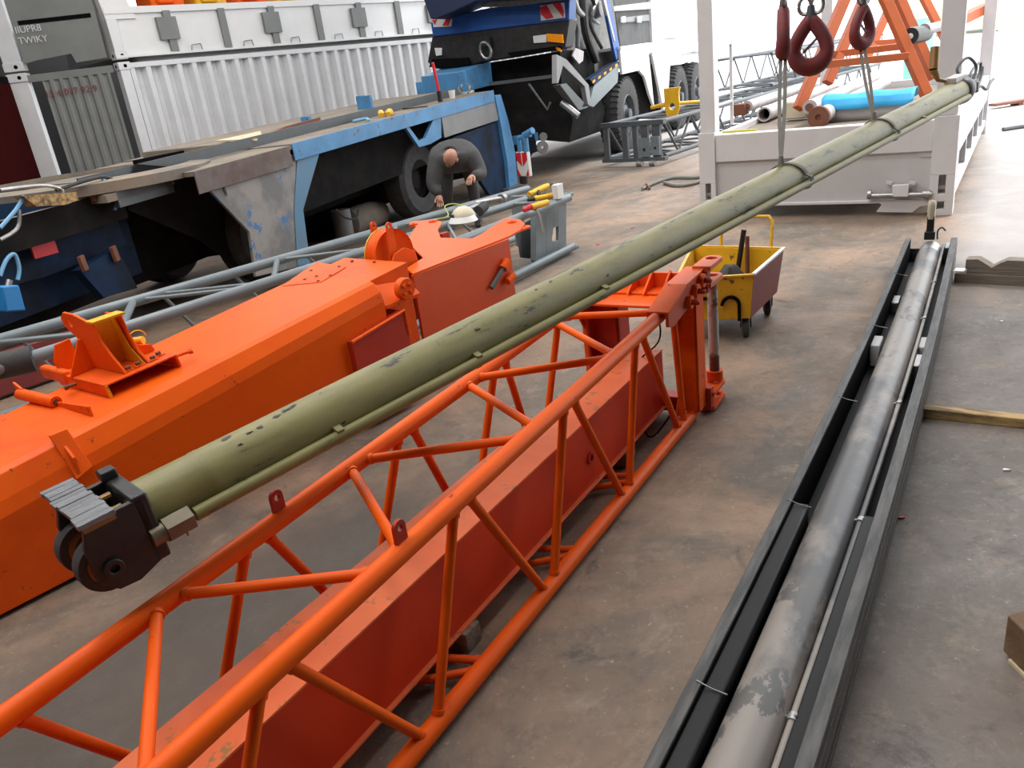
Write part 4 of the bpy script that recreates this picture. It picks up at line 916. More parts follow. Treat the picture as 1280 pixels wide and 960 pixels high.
#@@TRAILER
DA = math.degrees(math.atan2(12.2-8.9, .40+2.05))
TA_, TB_ = G(365, 180, 1.31), G(620, 112, 1.485)
dv = (TB_-TA_); DA = math.degrees(math.atan2(dv.y, dv.x)); print('trailer', TA_, TB_, DA, dv.length)
DF = FR((TA_.x, TA_.y, 0), DA)
LD = math.hypot(dv.x, dv.y)
def zd(a): return TA_.z+(TB_.z-TA_.z)*a/LD
def D(a, b, c): return DF(a, b, zd(a)+c)     # c relative to the deck
def DP(px, py, b=0): return PV(px, py, DF(0, b, 0), DA)
tl_ = thing('crane_chassis', 'stripped blue and grey crane chassis with a long dusty deck behind the man', 'crane chassis', DF(3, -1.3, 0))
def dbox(mb, a0, a1, b0, b1, c0, c1): return mb.hexa([D(a0, b0, c0), D(a1, b0, c0), D(a1, b1, c0), D(a0, b1, c0), D(a0, b0, c1), D(a1, b0, c1), D(a1, b1, c1), D(a0, b1, c1)])
WD = 2.3
aB = DP(617, 112).dot(DF.u)-DF.o.dot(DF.u)
aLg = DP(245, 225).dot(DF.u)-DF.o.dot(DF.u); aL = -6.5
print('aB', aB, 'aLg', aLg)
dbox(MB(), 0, aB, -WD, -.012, -.03, 0).build('deck_plate', 'deck', tl_)
dbox(MB(), 0, aB, -.012, 0, -.16, .004).build('edge_beam', 'blue', tl_, bevel=.004)
dbox(MB(), 0, aB, -WD+.3, -.55, 0, .07).build('raised_deck', 'deck', tl_, bevel=.004)
dbox(MB(), -2.0, aB, -.55, -.53, 0, .10).build('kick_rail', 'dkgrey', tl_)
dbox(MB(), aLg, 0, -WD, -.012, -.05, -.012).build('deck_plate', 'deck', tl_)
dbox(MB(), aLg, -.05, -.012, 0, -.20, -.01).build('edge_beam', 'edge', tl_, bevel=.004)
dbox(MB(), aLg-.7, aLg, -WD, -.25, -.10, -.04).build('deck_plate', 'deck', tl_)
dbox(MB(), aLg-.6, aLg-.02, -.30, -.25, -.16, -.03).build('step_edge', 'dkgrey', tl_)
dbox(MB(), aL, aLg-.5, -WD, -.45, -.16, -.06).build('deck_plate', 'gusset', tl_)
dbox(MB(), aL, aLg-.4, -.45, -.43, -.28, -.05).build('step_edge', 'chassis', tl_)
# turntable rim at the left deck
MB().lathe(D(aLg-.1, -1.2, -.0), Z, [(1.0, -.05), (1.08, -.05), (1.08, .03), (.9, .05), (.9, 0)], 48).build('slew_ring', 'deck', tl_)
# dark spine and mass below
dbox(MB(), aL, aB-.2, -1.75, -.95, -.95, -.06).build('chassis_spine', 'chassis', tl_)
dbox(MB(), -.3, aB-.3, -.95, -.4, -.75, -.16).build('chassis_side', 'chassis', tl_)
dbox(MB(), aL, aLg-.2, -1.0, -.7, -.80, -.16).build('frame_rail', 'blued', tl_)
# big scuffed gusset panel
gp = [(247, 222), (325, 199), (385, 190), (398, 192), (378, 262), (388, 330), (320, 346), (312, 290)]
poly = [DP(x, y, -.03) for x, y in gp]
MB().prism(poly, -DF.n*.03).build('gusset_panel', 'gusset', tl_, bevel=.004)
gp2 = [(372, 192), (400, 189), (379, 262), (388, 330), (372, 332), (368, 262)]
MB().prism([DP(x, y, -.022) for x, y in gp2], -DF.n*.004).build('painted_strip', 'bluefade', tl_)
MB().prism([DP(x, y, -.5) for x, y in [(170, 205), (262, 212), (330, 300), (312, 345), (250, 300), (160, 262)]], -DF.n*.02).build('inner_web', 'chassis', tl_)
MB().bar(DP(278, 222, -.02), DP(284, 243, -.02), .03, .02).build('handle_slot', 'steel', tl_)
# brushed sheet, v bracket, blue outrigger leg at the right end
MB().prism([DP(x, y, -.02) for x, y in [(551, 140), (619, 122), (623, 150), (556, 172)]], -DF.n*.02).build('sheet_cover', 'metalsheet', tl_)
MB().prism([DP(x, y, -.02) for x, y in [(551, 140), (545, 142), (532, 172), (524, 176), (508, 154), (505, 156), (524, 184), (538, 180), (552, 172)]], -DF.n*.04).build('v_bracket', 'blue', tl_)
lg = [(619, 120), (626, 118), (636, 152), (644, 190), (648, 240), (638, 243), (634, 200), (627, 160)]
MB().prism([DP(x, y, .0) for x, y in lg], -DF.n*.10).build('leg_flange', 'blue', tl_, bevel=.004)
MB().prism([DP(x, y, -.06) for x, y in [(566, 172), (622, 152), (640, 240), (612, 243)]], -DF.n*.06).build('leg_panel', 'blued', tl_)
f0 = DP(645, 243, 0); MB().box(FR((f0.x, f0.y, 0), DA), -.35, .1, -.3, .05, 0, .05).build('foot_pad', 'dkgrey', tl_, bevel=.01)
# blue tank box on the deck end
DFb = FR(D(aB-2.4, -.72, .0), DA)
pbx = [DP(540, 118, -.75), DP(583, 92, -.75)]
ab0, ab1 = [(DP(x, 100, -.7)-DF.o).dot(DF.u) for x in (583, 616)]
MB().hexa([D(ab0, -1.5, .0), D(ab1, -1.5, .0), D(ab1, -.7, .0), D(ab0, -.7, .0), D(ab0, -1.5, .30), D(ab1, -1.5, .38), D(ab1, -.7, .38), D(ab0, -.7, .30)]).build('tank_box', 'blue', tl_, bevel=.01)
# upright lugs on the deck
for px, b_ in ((449, -1.0), (457, -.8), (375, -1.0), (526, -1.3)):
    a = DP(px, 120, b_).dot(DF.u)-DF.o.dot(DF.u); dbox(MB(), a, a+.05, b_-.06, b_+.06, 0, .24 if px != 375 else .14).build('deck_lug', 'blue', tl_, bevel=.004)
# hoses, hanging at the left
for pts, m_ in ((([0, 285], [20, 262], [30, 245]), 'bluehose'), (([0, 345], [8, 325], [18, 318], [24, 335], [22, 350]), 'bluehose'), (([128, 225], [144, 232], [148, 246], [143, 262]), 'bluehose'),
                (([0, 238], [50, 232], [75, 236], [78, 242]), 'steel'), (([70, 238], [110, 225], [135, 222], [160, 235]), 'rubber'), (([0, 300], [22, 285], [24, 262]), 'steel'), (([150, 252], [165, 240], [180, 222]), 'dkgrey'), (([420, 262], [432, 272], [445, 273], [448, 262]), 'rubber')):
    MB().tube(smoothpath([DP(x, y, -.35) for x, y in pts]), .014, 8).build('hose', m_, tl_)
for (px, py) in ((103, 328), (143, 316), (116, 240)):
    MB().bar(DP(px-3, py-8, -.38), DP(px+4, py+10, -.38), .07, .03).build('bolt_bracket', 'rust', tl_, bevel=.004)
MB().prism([DP(x, y, -.30) for x, y in [(28, 245), (46, 258), (82, 256), (98, 250), (96, 240), (52, 243)]], -DF.n*.1).build('wood_block_bracket', 'woodraw', tl_)
MB().prism([DP(x, y, -.4) for x, y in [(100, 338), (146, 310), (172, 360), (130, 372)]], -DF.n*.1).build('bracket_plate', 'blued', tl_)
MB().prism([DP(x, y, -.6) for x, y in [(-40, 260), (130, 240), (160, 305), (60, 345), (-40, 372)]], -DF.n*.06).build('side_panel', 'blued', tl_)
MB().prism([DP(x, y, -1.4) for x, y in [(170, 200), (620, 110), (615, 215), (520, 235), (400, 300), (200, 330)]], -DF.n*.05).build('under_deck_shade', 'blackmatte', tl_)  # black sheet put in for the shade under the deck
MB().box(FR(DP(50, 300, -.52), DA), -.1, .1, -.0, .02, -.12, .08).build('rear_lamp', 'redp', tl_)
# axle hubs and wheels in the dark below
for px, bb in ((470, -1.1), (235, -1.3)):
    a = DP(px, 220, bb).dot(DF.u)-DF.o.dot(DF.u)
    for b_ in (-.55, -WD+.35):
        w = MB().lathe(DF(a, b_, .52), DF.n, [(.25, -.16), (.44, -.17), (.50, -.12), (.52, 0), (.50, .12), (.44, .17), (.25, .16)], 40).build('wheel', 'rubber', tl_)
        MB().lathe(DF(a, b_, .52), DF.n, [(0, .06), (.12, .06), (.14, .02), (.24, .02), (.26, .10), (.25, -.1), (0, -.1)], 30).build('rim', 'chassis', w)
MB().tube([DP(425, 262, -.8), DP(432, 300, -.8)], .12, 16).build('jack_leg', 'metalsheet', tl_)
# blue canister on the floor line, at the left
cn = thing('blue_canister', 'blue canister standing below the hoses at the far left', 'canister', DP(15, 385, .1))
MB().prism([DP(x, y, .1) for x, y in [(4, 358), (24, 356), (33, 388), (8, 390)]], -DF.n*.16).build('canister_body', mat('vivid_blue_plastic', (.02, .20, .50), .4), cn, bevel=.01)
MB().tube([DP(10, 358, .03), DP(12, 350, .03)], .02, 10).build('cap', 'steel', cn)
# floor litter on the pallet left of canister
drm = thing('grey_air_tank', 'dusty rounded grey tank lying under the chassis near the boom', 'tank', G(455, 292, 0))
tkk = FR(G(458, 288, .0), DA)
MB().lathe(tkk(0, 0, .17), tkk.u, [(0, -.45), (.08, -.44), (.17, -.36), (.18, 0), (.17, .36), (.08, .44), (0, .45)], 28).build('tank_shell', 'deck', drm); MB().ring(tkk(.42, 0, .17), tkk.u, .03, .08, .06).build('valve_ring', 'rust', drm)
# rear lamp board (red / white) on blue bracket between trailer and truck
mk = thing('marker_lamp_board', 'red and white striped marker board hanging beside the blue outrigger leg', 'marker board', G(655, 250, .0)+Z*.35)
mo = FR(DZ(655, 205, 11.2), 130)
MBm = MB().box(mo, -.12, .12, -.03, .03, -.17, .17).build('board', 'white', mk, bevel=.01)
for s_ in (-1, 1):
    MB().prism([mo(s_*-.01, -.034, .16), mo(s_*-.11, -.034, .16), mo(s_*-.11, -.034, .06), mo(s_*-.01, -.034, -.03)], -mo.n*-.003).build('stripe', 'redp', mk)
    MB().prism([mo(s_*-.11, -.034, -.06), mo(s_*-.11, -.034, -.16), mo(s_*-.05, -.034, -.16)], -mo.n*-.003).build('stripe', 'redp', mk)
MB().tube([mo(-.08, 0, .17), mo(-.08, 0, .40), mo(-.25, 0, .45)], .045, 10).tube([mo(.05, 0, .17), mo(.05, 0, .36), mo(-.2, 0, .40)], .035, 10).build('hanger_bracket', 'blue', mk)
MB().tube([mo(.04, 0, -.17), mo(.05, 0, -.27)], .06, 10).build('lamp', 'black', mk)
# tools on the deck
def ondeck(px, py, b): p = DP(px, py, b); a = (p-DF.o).dot(DF.u); return D(a, b, 0)
for k, (px, py, b_, nm, lab, m_) in enumerate(((377, 142, -.9, 'angle_iron', 'bent dark steel angle lying on the dusty deck near the gusset', 'rust'), (328, 145, -1.0, 'cardboard_sheet', 'crumpled pale cardboard lying on the left of the dusty deck', 'woodpale'), (482, 134, -.25, 'glove_pair', 'yellow work gloves lying on the blue deck edge', 'yellow'), (450, 147, -.3, 'rag', 'pale blue rag on the deck edge left of the gloves', 'bluehose'), (520, 128, -.25, 'spanner', 'dark spanner on the blue deck edge right of the gloves', 'black'), (565, 118, -.28, 'white_cup', 'white paper cup on the deck edge by the wire coil', 'white'))):
    p = ondeck(px, py, b_); F = FR(p, DA+20*k)
    if nm == 'angle_iron': mb = MB().bar(F(-.4, 0, .06), F(.3, 0, .10), .05, .03).bar(F(-.4, 0, .06), F(-.75, .1, .02), .05, .03)
    elif nm == 'cardboard_sheet': mb = MB().loft([[F(a, -.2, .02+.05*random.random()), F(a, .2, .03), F(a, .2, .05), F(a, -.2, .08)] for a in (-.9, -.4, 0, .4, .8)])
    elif nm == 'glove_pair': mb = MB().tube([F(-.15, 0, .02), F(0, .04, .04), F(.12, 0, .03)], [.03, .045, .02], 10).tube([F(-.1, -.08, .02), F(.06, -.06, .04)], [.03, .04], 10)
    elif nm == 'rag': mb = MB().tube(smoothpath([F(-.2, 0, .01), F(-.05, .05, .03), F(.1, -.02, .02), F(.25, .03, .01)]), .018, 8)
    elif nm == 'spanner': mb = MB().bar(F(-.18, 0, .01), F(.18, 0, .01), .03, .012).ring(F(.2, 0, .01), Z, .018, .035, .016)
    else: mb = MB().lathe(F(0, 0, 0), Z, [(0, 0), (.035, 0), (.05, .11), (.045, .11), (.032, .01)], 16)
    tag(mb.build(nm, m_), lab, nm.replace('_', ' '))
f_ = thing('fire_tube', 'red handled tool standing upright on the blue deck edge', 'tool', ondeck(550, 122, -.25))
MB().tube([ondeck(550, 122, -.25), ondeck(550, 122, -.25)+Z*.14], .035, 10).build('base', 'black', f_); MB().tube([ondeck(550, 122, -.25)+Z*.1, ondeck(550, 122, -.25)+Z*.5-DF.u*.06], .02, 10).build('handle', 'redp', f_)
wc = ondeck(582, 115, -.25)
tag(MB().tube([wc+Z*.09+Vector((math.cos(a*.5)*(.10-.001*a), math.sin(a*.7)*.08, .07*math.sin(a*.5))) for a in range(0, 50)], .006, 6).build('wire_coil', 'steel'), 'coil of pale wire lying on the end of the blue deck', 'wire coil')
#@@TRUCK
w1, w2 = G(790, 190, 0), G(853, 143.5, 0)
dv = w2-w1; KA = 62.
TK = FR((w1.x, w1.y, 0), KA); w2 = PV(853, 130, w1, KA); dv = Vector((w2.x-w1.x, w2.y-w1.y, 0)); print('truck', dv.length)
def TS(px, py, b=0.): return PV(px, py, TK(0, b, 0), KA)
tk = thing('truck_crane', 'large blue truck crane with its cab front opened, parked behind the chassis', 'truck crane', TK(2, -1.3, 0))
def wheel(a, b, R, name='wheel', par=tk):
    o = TK(a, b-.20, R)
    w = MB().lathe(o, TK.n, [(R*.52, -.19), (R*.80, -.21), (R*.93, -.18), (R*.99, -.10), (R, 0), (R*.99, .10), (R*.93, .18), (R*.80, .21), (R*.52, .19)], 56).build(name, 'rubber', par)
    lg_ = MB()
    for k in range(40):
        aa = 2*PI*k/40; c = o+TK.u*math.cos(aa)*R*.985+Z*math.sin(aa)*R*.985; tng = (-TK.u*math.sin(aa)+Z*math.cos(aa)); rad_ = (TK.u*math.cos(aa)+Z*math.sin(aa))
        for s_ in (-1, 1):
            lg_.hexa([c+TK.n*s_*.06+tng*.03-rad_*.02, c+TK.n*s_*.19+tng*.03-rad_*.05, c+TK.n*s_*.19-tng*.03-rad_*.05, c+TK.n*s_*.06-tng*.03-rad_*.02, c+TK.n*s_*.06+tng*.03+rad_*.03, c+TK.n*s_*.18+tng*.03-rad_*.0, c+TK.n*s_*.18-tng*.03-rad_*.0, c+TK.n*s_*.06-tng*.03+rad_*.03])
    lg_.build('tread_lugs', 'rubber', w)
    MB().lathe(o, TK.n, [(R*.53, .18), (R*.50, .20), (R*.46, .08), (R*.30, .06), (R*.26, .13), (R*.16, .15), (R*.15, .22), (0, .23)], 40).build('rim', 'dkgrey', w)
    for k in range(10):
        aa = 2*PI*k/10; MB().lathe(o+TK.u*math.cos(aa)*R*.34+Z*math.sin(aa)*R*.34+TK.n*.05, TK.n, [(.022, 0), (.022, .05), (0, .05)], 6).build('wheel_nut', 'steel', w)
RW = .69
wheel(0, 0, RW); wheel(dv.length, 0, RW); wheel(dv.length+1.65, 0, RW)
wheel(0, -2.2, RW)
def tbox(mb, a0, a1, b0, b1, c0, c1): return mb.box(TK, a0, a1, b0, b1, c0, c1)
def tpoly(pts, b, th, name, m_, bev=.004): return MB().prism([TS(x, y, b) for x, y in pts], -TK.n*th).build(name, m_, tk, bevel=bev)
# front face plane
q = TS(708, 60, 0); aFr = (q-TK.o).dot(TK.u); print('front a', aFr)
FA = KA+90
def TFp(px, py, a=0.): return PV(px, py, TK(aFr+a, 0, 0), FA)
def fpoly(pts, a, th, name, m_, bev=.004, par=tk): return MB().prism([TFp(x, y, a) for x, y in pts], TK.u*th).build(name, m_, par, bevel=bev)
fpoly([(541, 40), (563, 33), (700, 6), (712, 24), (706, 60), (640, 72), (600, 78), (570, 88), (545, 86), (534, 78)], 0, .35, 'bumper', 'black', .02)
fpoly([(538, 28), (600, 12), (712, -6), (711, 25), (620, 36), (541, 46)], -.03, .3, 'front_panel', 'truckblue', .015)
fpoly([(525, -12), (700, -30), (706, -2), (640, 0), (596, 2), (560, 18), (546, 24), (538, 24)], -.5, .6, 'raised_cab_panel', mat('navy_cab_panel', (.008, .018, .06), .5), .02)
fpoly([(596, 4), (640, -2), (700, -8), (704, 0), (640, 8), (604, 9)], -.06, .02, 'chrome_edge', 'steel')
fpoly([(675, 7), (705, 3), (706, 22), (676, 26)], -.045, .012, 'chevron_board', 'white', 0)
fpoly([(540, 24), (565, 20), (564, 33), (542, 34)], -.045, .012, 'chevron_board', 'white', 0)
for pl in ([(675, 9), (683, 6), (692, 22), (683, 24), (676, 18)], [(690, 4), (700, 3), (705, 14), (704, 22), (698, 14)]): fpoly(pl, -.055, .008, 'chevron_stripe', 'redp', 0)
for pl in ([(553, 32), (558, 22), (565, 20), (560, 32)], [(540, 25), (546, 24), (543, 31)]): fpoly(pl, -.055, .008, 'chevron_stripe', 'redp', 0)
hl = fpoly([(666, 45), (683, 43), (683, 53), (667, 54)], -.03, .03, 'headlight', 'glassclear'); 
fpoly([(683, 42), (703, 43), (704, 54), (684, 52)], -.04, .04, 'indicator_lamp', 'amber')
fpoly([(694, 58), (701, 60), (701, 65), (695, 62)], -.04, .04, 'side_marker_lamp', 'amber')
fpoly([(543, 60), (552, 60), (552, 69), (545, 70)], -.03, .03, 'headlight', 'glassclear')
fpoly([(540, 74), (585, 72), (588, 80), (570, 84), (536, 84)], -.06, .04, 'bumper_lip', 'blackmatte')
fpoly([(634, 66), (700, 57), (702, 62), (640, 72)], -.04, .05, 'bumper_lip', 'blackmatte')
# tow loop
MB().tube([TFp(607+7*math.cos(t), 63-10*math.sin(t)+3*math.cos(t), -.10) for t in [2*PI*k/16 for k in range(17)]], .022, 8, caps=False).build('tow_loop', 'steel', tk)
MB().box(FR(TFp(611, 52, -.02), KA), -.08, .02, -.06, .06, -.06, .06).build('tow_bracket', 'black', tk)
# dark underside with axle
fpoly([(575, 84), (640, 74), (700, 64), (702, 105), (716, 150), (712, 178), (640, 172), (600, 150), (590, 100)], .5, 1.6, 'underbody', 'chassis', 0)
MB().tube([TK(.0, -.3, .62), TK(.0, -2.0, .62)], .13, 14).lathe(TK(0, -1.0, .62), TK.n, [(0, -.3), (.2, -.22), (.28, 0), (.2, .22), (0, .3)], 20).build('front_axle', 'chassis', tk)
MB().bar(TFp(612, 105, -.02), TFp(693, 95, -.02), .03, .05).build('cross_rod', 'dkgrey', tk)
MB().tube([TFp(661, 105, -.1), TFp(684, 137, -.1), TFp(688, 128, -.1)], .02, 8).build('hanging_chain', 'dkgrey', tk)
MB().tube([TFp(702, 128, 0), TFp(723, 145, -.0)], .055, 12).build('step_tube', 'steel', tk)
# engine bay side (open door) : frame, panels
tpoly([(704, 18), (706, -20), (764, -20), (774, 60), (776, 74), (740, 100), (722, 78), (709, 64)], -.35, .06, 'bay_back_panel', mat('engine_bay_grey', (.22, .22, .21), .8, var=.5, scale=9, spec=.1), .01)
for pts, r_, m_ in (([(728, -10), (732, 40), (745, 76)], .07, 'black'), ([(735, -10), (744, 10), (738, 30), (752, 60)], .03, 'rubber'), ([(700, 10), (720, 30), (722, 60)], .04, 'dkgrey'), ([(748, -5), (740, 20), (748, 30)], .03, 'steel'), ([(716, -5), (722, 12), (730, 20)], .05, 'steel')):
    MB().tube(smoothpath([TS(x, y, -.22) for x, y in pts]), r_, 10).build('engine_hose', m_, tk)
MB().lathe(TS(745, 12, -.28), TK.n, [(.0, .1), (.12, .1), (.15, .0), (.15, -.1)], 20).build('air_filter', 'metalsheet', tk)
tpoly([(720, 60), (730, 64), (729, 76), (724, 80), (716, 70)], -.2, .03, 'latch_plate', 'pipe')
tpoly([(753, -10), (760, -10), (775, 60), (771, 76), (767, 60)], 0, .05, 'door_pillar', 'truckblue')
tpoly([(752, -10), (755, -10), (769, 50), (768, 52)], .01, .04, 'pillar_trim', 'pipe', 0)
tpoly([(737, 99), (772, 76), (774, 80), (743, 107)], .0, .12, 'sill', 'blued')
for k in range(5):
    x = 741+k*7; y = 101-k*5; tpoly([(x, y), (x+3, y-2), (x+3, y+1), (x, y+3)], .008, .01, 'sill_marker', 'amber', 0)
tpoly([(743, 107), (774, 80), (772, 103), (742, 134), (736, 132)], .0, .10, 'side_skirt', 'grey')
tpoly([(696, 68), (708, 74), (736, 106), (739, 130), (735, 131), (731, 108), (704, 82), (698, 104), (696, 104)], .02, .08, 'step_frame', 'metalsheet')
tpoly([(700, 106), (708, 104), (730, 128), (728, 134), (736, 132), (734, 135), (724, 138)], .0, .12, 'step_frame', 'dkgrey')
# side body, fenders, box behind
tpoly([(775, 60), (822, 55), (880, 47), (880, 66), (868, 64), (852, 68), (838, 78), (834, 140), (830, 140), (815, 66), (811, 66), (818, 134), (812, 118), (806, 96), (799, 88), (778, 93)], .04, .05, 'side_fender', 'white', .004)
tpoly([(776, 58), (900, 42), (900, 46), (776, 62)], .06, 2.3, 'deck_rim', 'white')
tpoly([(815, 67), (830, 66), (834, 130), (824, 134)], -.2, .08, 'jack_housing', 'dkgrey')
MB().tube([TS(825, 64, -.05), TS(828, 122, -.05)], .09, 14).build('jack_cylinder', 'black', tk)
tbox(MB(), .9, dv.length+3, -2.4, -.45, .45, 1.35).build('chassis_body', 'chassis', tk); tbox(MB(), -.9, .9, -2.0, -.6, .5, 1.3).build('chassis_body', 'chassis', tk)
tbox(MB(), .95, dv.length+2.5, -2.3, -.1, 1.5, 1.62).build('carrier_deck', 'white', tk)
tpoly([(764, -20), (816, -25), (820, 52), (776, 58)], -.5, 1.5, 'engine_hood_box', mat('engine_box_grey', (.12, .12, .12), .8, var=.3, spec=.1), .01)
tpoly([(766, 8), (815, 2), (815, 11), (768, 14)], -.45, .1, 'box_top_rail', 'pipe')
tpoly([(778, 22), (812, 18), (812, 26), (779, 28)], -.47, .04, 'box_vent', 'metalsheet')
for x in (777, 797): tpoly([(x, 21), (x+5, 20), (x+5, 28), (x, 28)], -.42, .02, 'white_tag', 'white', 0)
tpoly([(812, -20), (820, -20), (824, 54), (816, 56)], -.44, .1, 'box_post', 'pipe')
tpoly([(835, 30), (880, 26), (880, 46), (835, 48)], -.8, .3, 'side_locker', 'white')
# chock / shackle left of the truck and blue ram on floor
MB_ = thing('outrigger_beam', 'blue outrigger beam reaching out beyond the marker board', 'outrigger beam', DZ(668, 172, 13))
MB().bar(DZ(640, 176, 13.2), DZ(684, 168, 13.4), .12, .14).build('beam', 'blue', MB_)
MB().bar(DZ(650, 184, 13.0), DZ(668, 178, 13.1), .10, .3).build('bracket', 'blued', MB_)
skk = thing('snatch_block', 'small grey steel snatch block hanging from the blue outrigger beam', 'pulley block', DZ(679, 186, 12.9))
MB().lathe(DZ(679, 171, 12.9), vd, [(0, -.05), (.06, -.05), (.07, 0), (.06, .05), (0, .05)], 16).tube([DZ(679, 172, 12.9), DZ(679, 182, 12.9)], .03, 10).lathe(DZ(678, 184, 12.9), vd, [(.03, -.05), (.09, -.05), (.10, 0), (.09, .05), (.03, .05)], 16).build('block_body', 'metalsheet', skk)
#@@BLUE TRUSS
e0, e1 = G(772, 205, 0), G(828, 207, 0)
JA = 50
JF = FR((e1.x, e1.y, 0), JA)
wJ = (e0-e1).dot(JF.n)
print('blue truss w', wJ, (e0-e1).dot(JF.u))
bj = truss('slate_lattice_jib', 'slate grey lattice jib on the floor beside the truck wheels', JF, .1, 13.0, -1.05, 0, .14, .68, .038, 'dkgrey', 13)
b2 = truss('slate_lattice_jib', 'second slate grey lattice jib stacked farther along behind the white rack post', FR(JF(5.0, -.3, .0), JA+2), .1, 10.0, -1.0, .2, .80, 1.4, .034, 'dkgrey', 9)
for a_, nm in ((.0, 'front'),):
    MB().box(JF, -.02, .10, -1.12, .06, .64, .72).build('end_frame', 'dkgrey', bj, bevel=.006); MB().box(JF, -.02, .10, -1.12, .06, .08, .14).build('end_frame', 'dkgrey', bj, bevel=.006)
    for b0_, b1_ in ((-1.08, -.98), (-.72, -.62), (-.52, -.44), (-.36, -.24), (-.16, -.02)):
        MB().box(JF, .0, .06, b0_, b1_, .12, .66).build('end_plate', 'dkgrey', bj, bevel=.004)
    for b_ in (-.40, -.16): MB().lathe(JF(-.02, b_, .05), JF.n, [(0, -.05), (.05, -.05), (.05, .05), (0, .05)], 14).build('foot_roller', 'steel', bj)
    MB().eye(JF(-.02, -.30, .30), JF.n, Z, [(-.1, -.15), (.1, -.15), (.1, .15), (-.1, .15)], (0, -.04), .03, .03).build('lug_plate', 'grey', bj, bevel=.004)
    MB().eye(JF(-.02, -.10, .32), JF.n, Z, [(-.08, -.15), (.08, -.15), (.08, .15), (-.08, .15)], (0, -.04), .025, .03).build('lug_plate', 'grey', bj, bevel=.004)
yb = thing('yellow_bracket', 'yellow steel bracket with a round hole sitting on the slate jib', 'bracket', DZ(841, 140, 13.6))
yF = FR(DZ(841, 142, 13.6), KA-90)
MB().eye(yF(0, 0, .22), yF.u, Z, [(-.10, -.26), (.08, -.26), (.13, -.12), (.12, .12), (.15, .20), (-.13, .20), (-.12, -.15)], (0, -.10), .055, .08).build('plate', 'yellow', yb, bevel=.006)
MB().tube([yF(-.12, 0, .16), yF(-.38, 0, .13)], [.04, .03], 10).tube([yF(.08, .0, .16), yF(.5, -.3, .13)], .03, 10).build('pin', 'yellow', yb)
# strap lying on the floor
st = thing('floor_strap', 'loose grey webbing strap with a hook lying on the floor left of the rack', 'strap', G(845, 228, 0))
MB().tube(smoothpath([G(x, y, .025) for x, y in [(803, 236), (815, 230), (832, 224), (846, 222), (868, 222), (885, 220), (868, 229), (846, 232), (830, 228)]]), .022, 8).build('webbing', 'sling', st)
MB().tube([G(803, 236, .02), G(808, 230, .05), G(812, 236, .02)], .018, 8).build('hook', 'rust', st)
#@@RACK
RA = 146.
rc = G(1190, 269, 0)
RK = FR((rc.x, rc.y, 0), RA)      # a to the left along the front, b away from the camera
RWd = 2.36; RH = .86; RD = 6.0
rk = thing('steel_rack', 'light grey steel stacking rack with corner posts carrying pipes and trestles', 'rack', RK(RWd/2, 3, 0))
def RBX(a0, a1, b0, b1, c0, c1, name, m_='rack', bev=.006, par=rk): return MB().box(RK, a0, a1, b0, b1, c0, c1).build(name, m_, par, bevel=bev)
def RPx(px, py, b=0.): return PV(px, py, RK(0, b, 0), RA)
RBX(.20, RWd-.17, .0, .14, .58, RH-.01, 'top_beam')
RBX(.20, RWd-.17, .03, .06, .14, .58, 'front_panel', 'rackp', 0)
RBX(.20, RWd-.17, .0, .10, .12, .15, 'bottom_rail')
for a0, a1 in ((0, .20), (RWd-.17, RWd)):
    sl0, sl1 = (.07, .13) if a0 == 0 else (RWd-.12, RWd-.06)
    for k, (c0, c1) in enumerate(((0, .06), (.13, .20), (.37, RH+.02))):
        MB().box(RK, a0, a1, -.02, .16, c0, c1).build('corner_post', 'rack', rk, bevel=.004)
    for c0, c1 in ((.06, .13), (.20, .37)):
        MB().box(RK, a0, sl0, -.02, .16, c0, c1).box(RK, sl1, a1, -.02, .16, c0, c1).box(RK, sl0, sl1, .10, .16, c0, c1).build('corner_post', 'rack', rk)
    RBX(sl0, sl1, .0, .03, .24, .27, 'lock_bar', 'steel', .002)
    up0, up1 = (a0+.02, a0+.19) if a0 == 0 else (a0, a1-.02)
    if a0 == 0: RBX(.02, .20, .0, .16, RH+.02, 3.2, 'upright', 'rack')
    else: RBX(RWd-.17, RWd-.02, .0, .16, RH+.02, 3.2, 'upright', 'rack')
MB().prism([RPx(x, y, .0) for x, y in [(1102, 256), (1095, 265), (1140, 265.5), (1150, 258), (1166, 256), (1166, 250), (1093, 250)]], RK.n*.02).build('fork_guard', 'rack', rk)
for k, (x0, x1) in enumerate(((902, 928), (1140, 1172))):
    MB().prism([RPx(x, y, .02) for x, y in ([(x0, 197), (x1, 197), (x1-6, 200), (x0+3, 205)] if k == 0 else [(1140, 187), (1172, 185), (1172, 196), (1150, 196)])], RK.n*.03).build('hinge_plate', 'rackp', rk)
pin = MB().tube([RPx(1084, 245, -.03), RPx(1165, 243, -.03)], .026, 14).build('lock_pin', 'steel', rk)
RBb = MB().prism([RPx(x, y, -.06) for x, y in [(1115, 232), (1136, 231), (1135, 246), (1116, 246)]], RK.n*.07).build('lock_plate', 'white', rk, bevel=.004)
MB().ring(RPx(1087, 243, -.03), RK.u, .02, .045, .03).ring(RPx(1158, 243, -.03), RK.u, .02, .038, .06).build('pin_collar', 'steel', rk)
for x in (1111, 1140): MB().bar(RPx(x-3, 227, -.01), RPx(x+4, 229, -.01), .03, .03).build('stop_lug', 'rack', rk)
# black and yellow edge tape
RBX(RWd-.55, RWd-.2, .145, .17, RH-.01, RH+.01, 'hazard_tape', 'tape', 0)
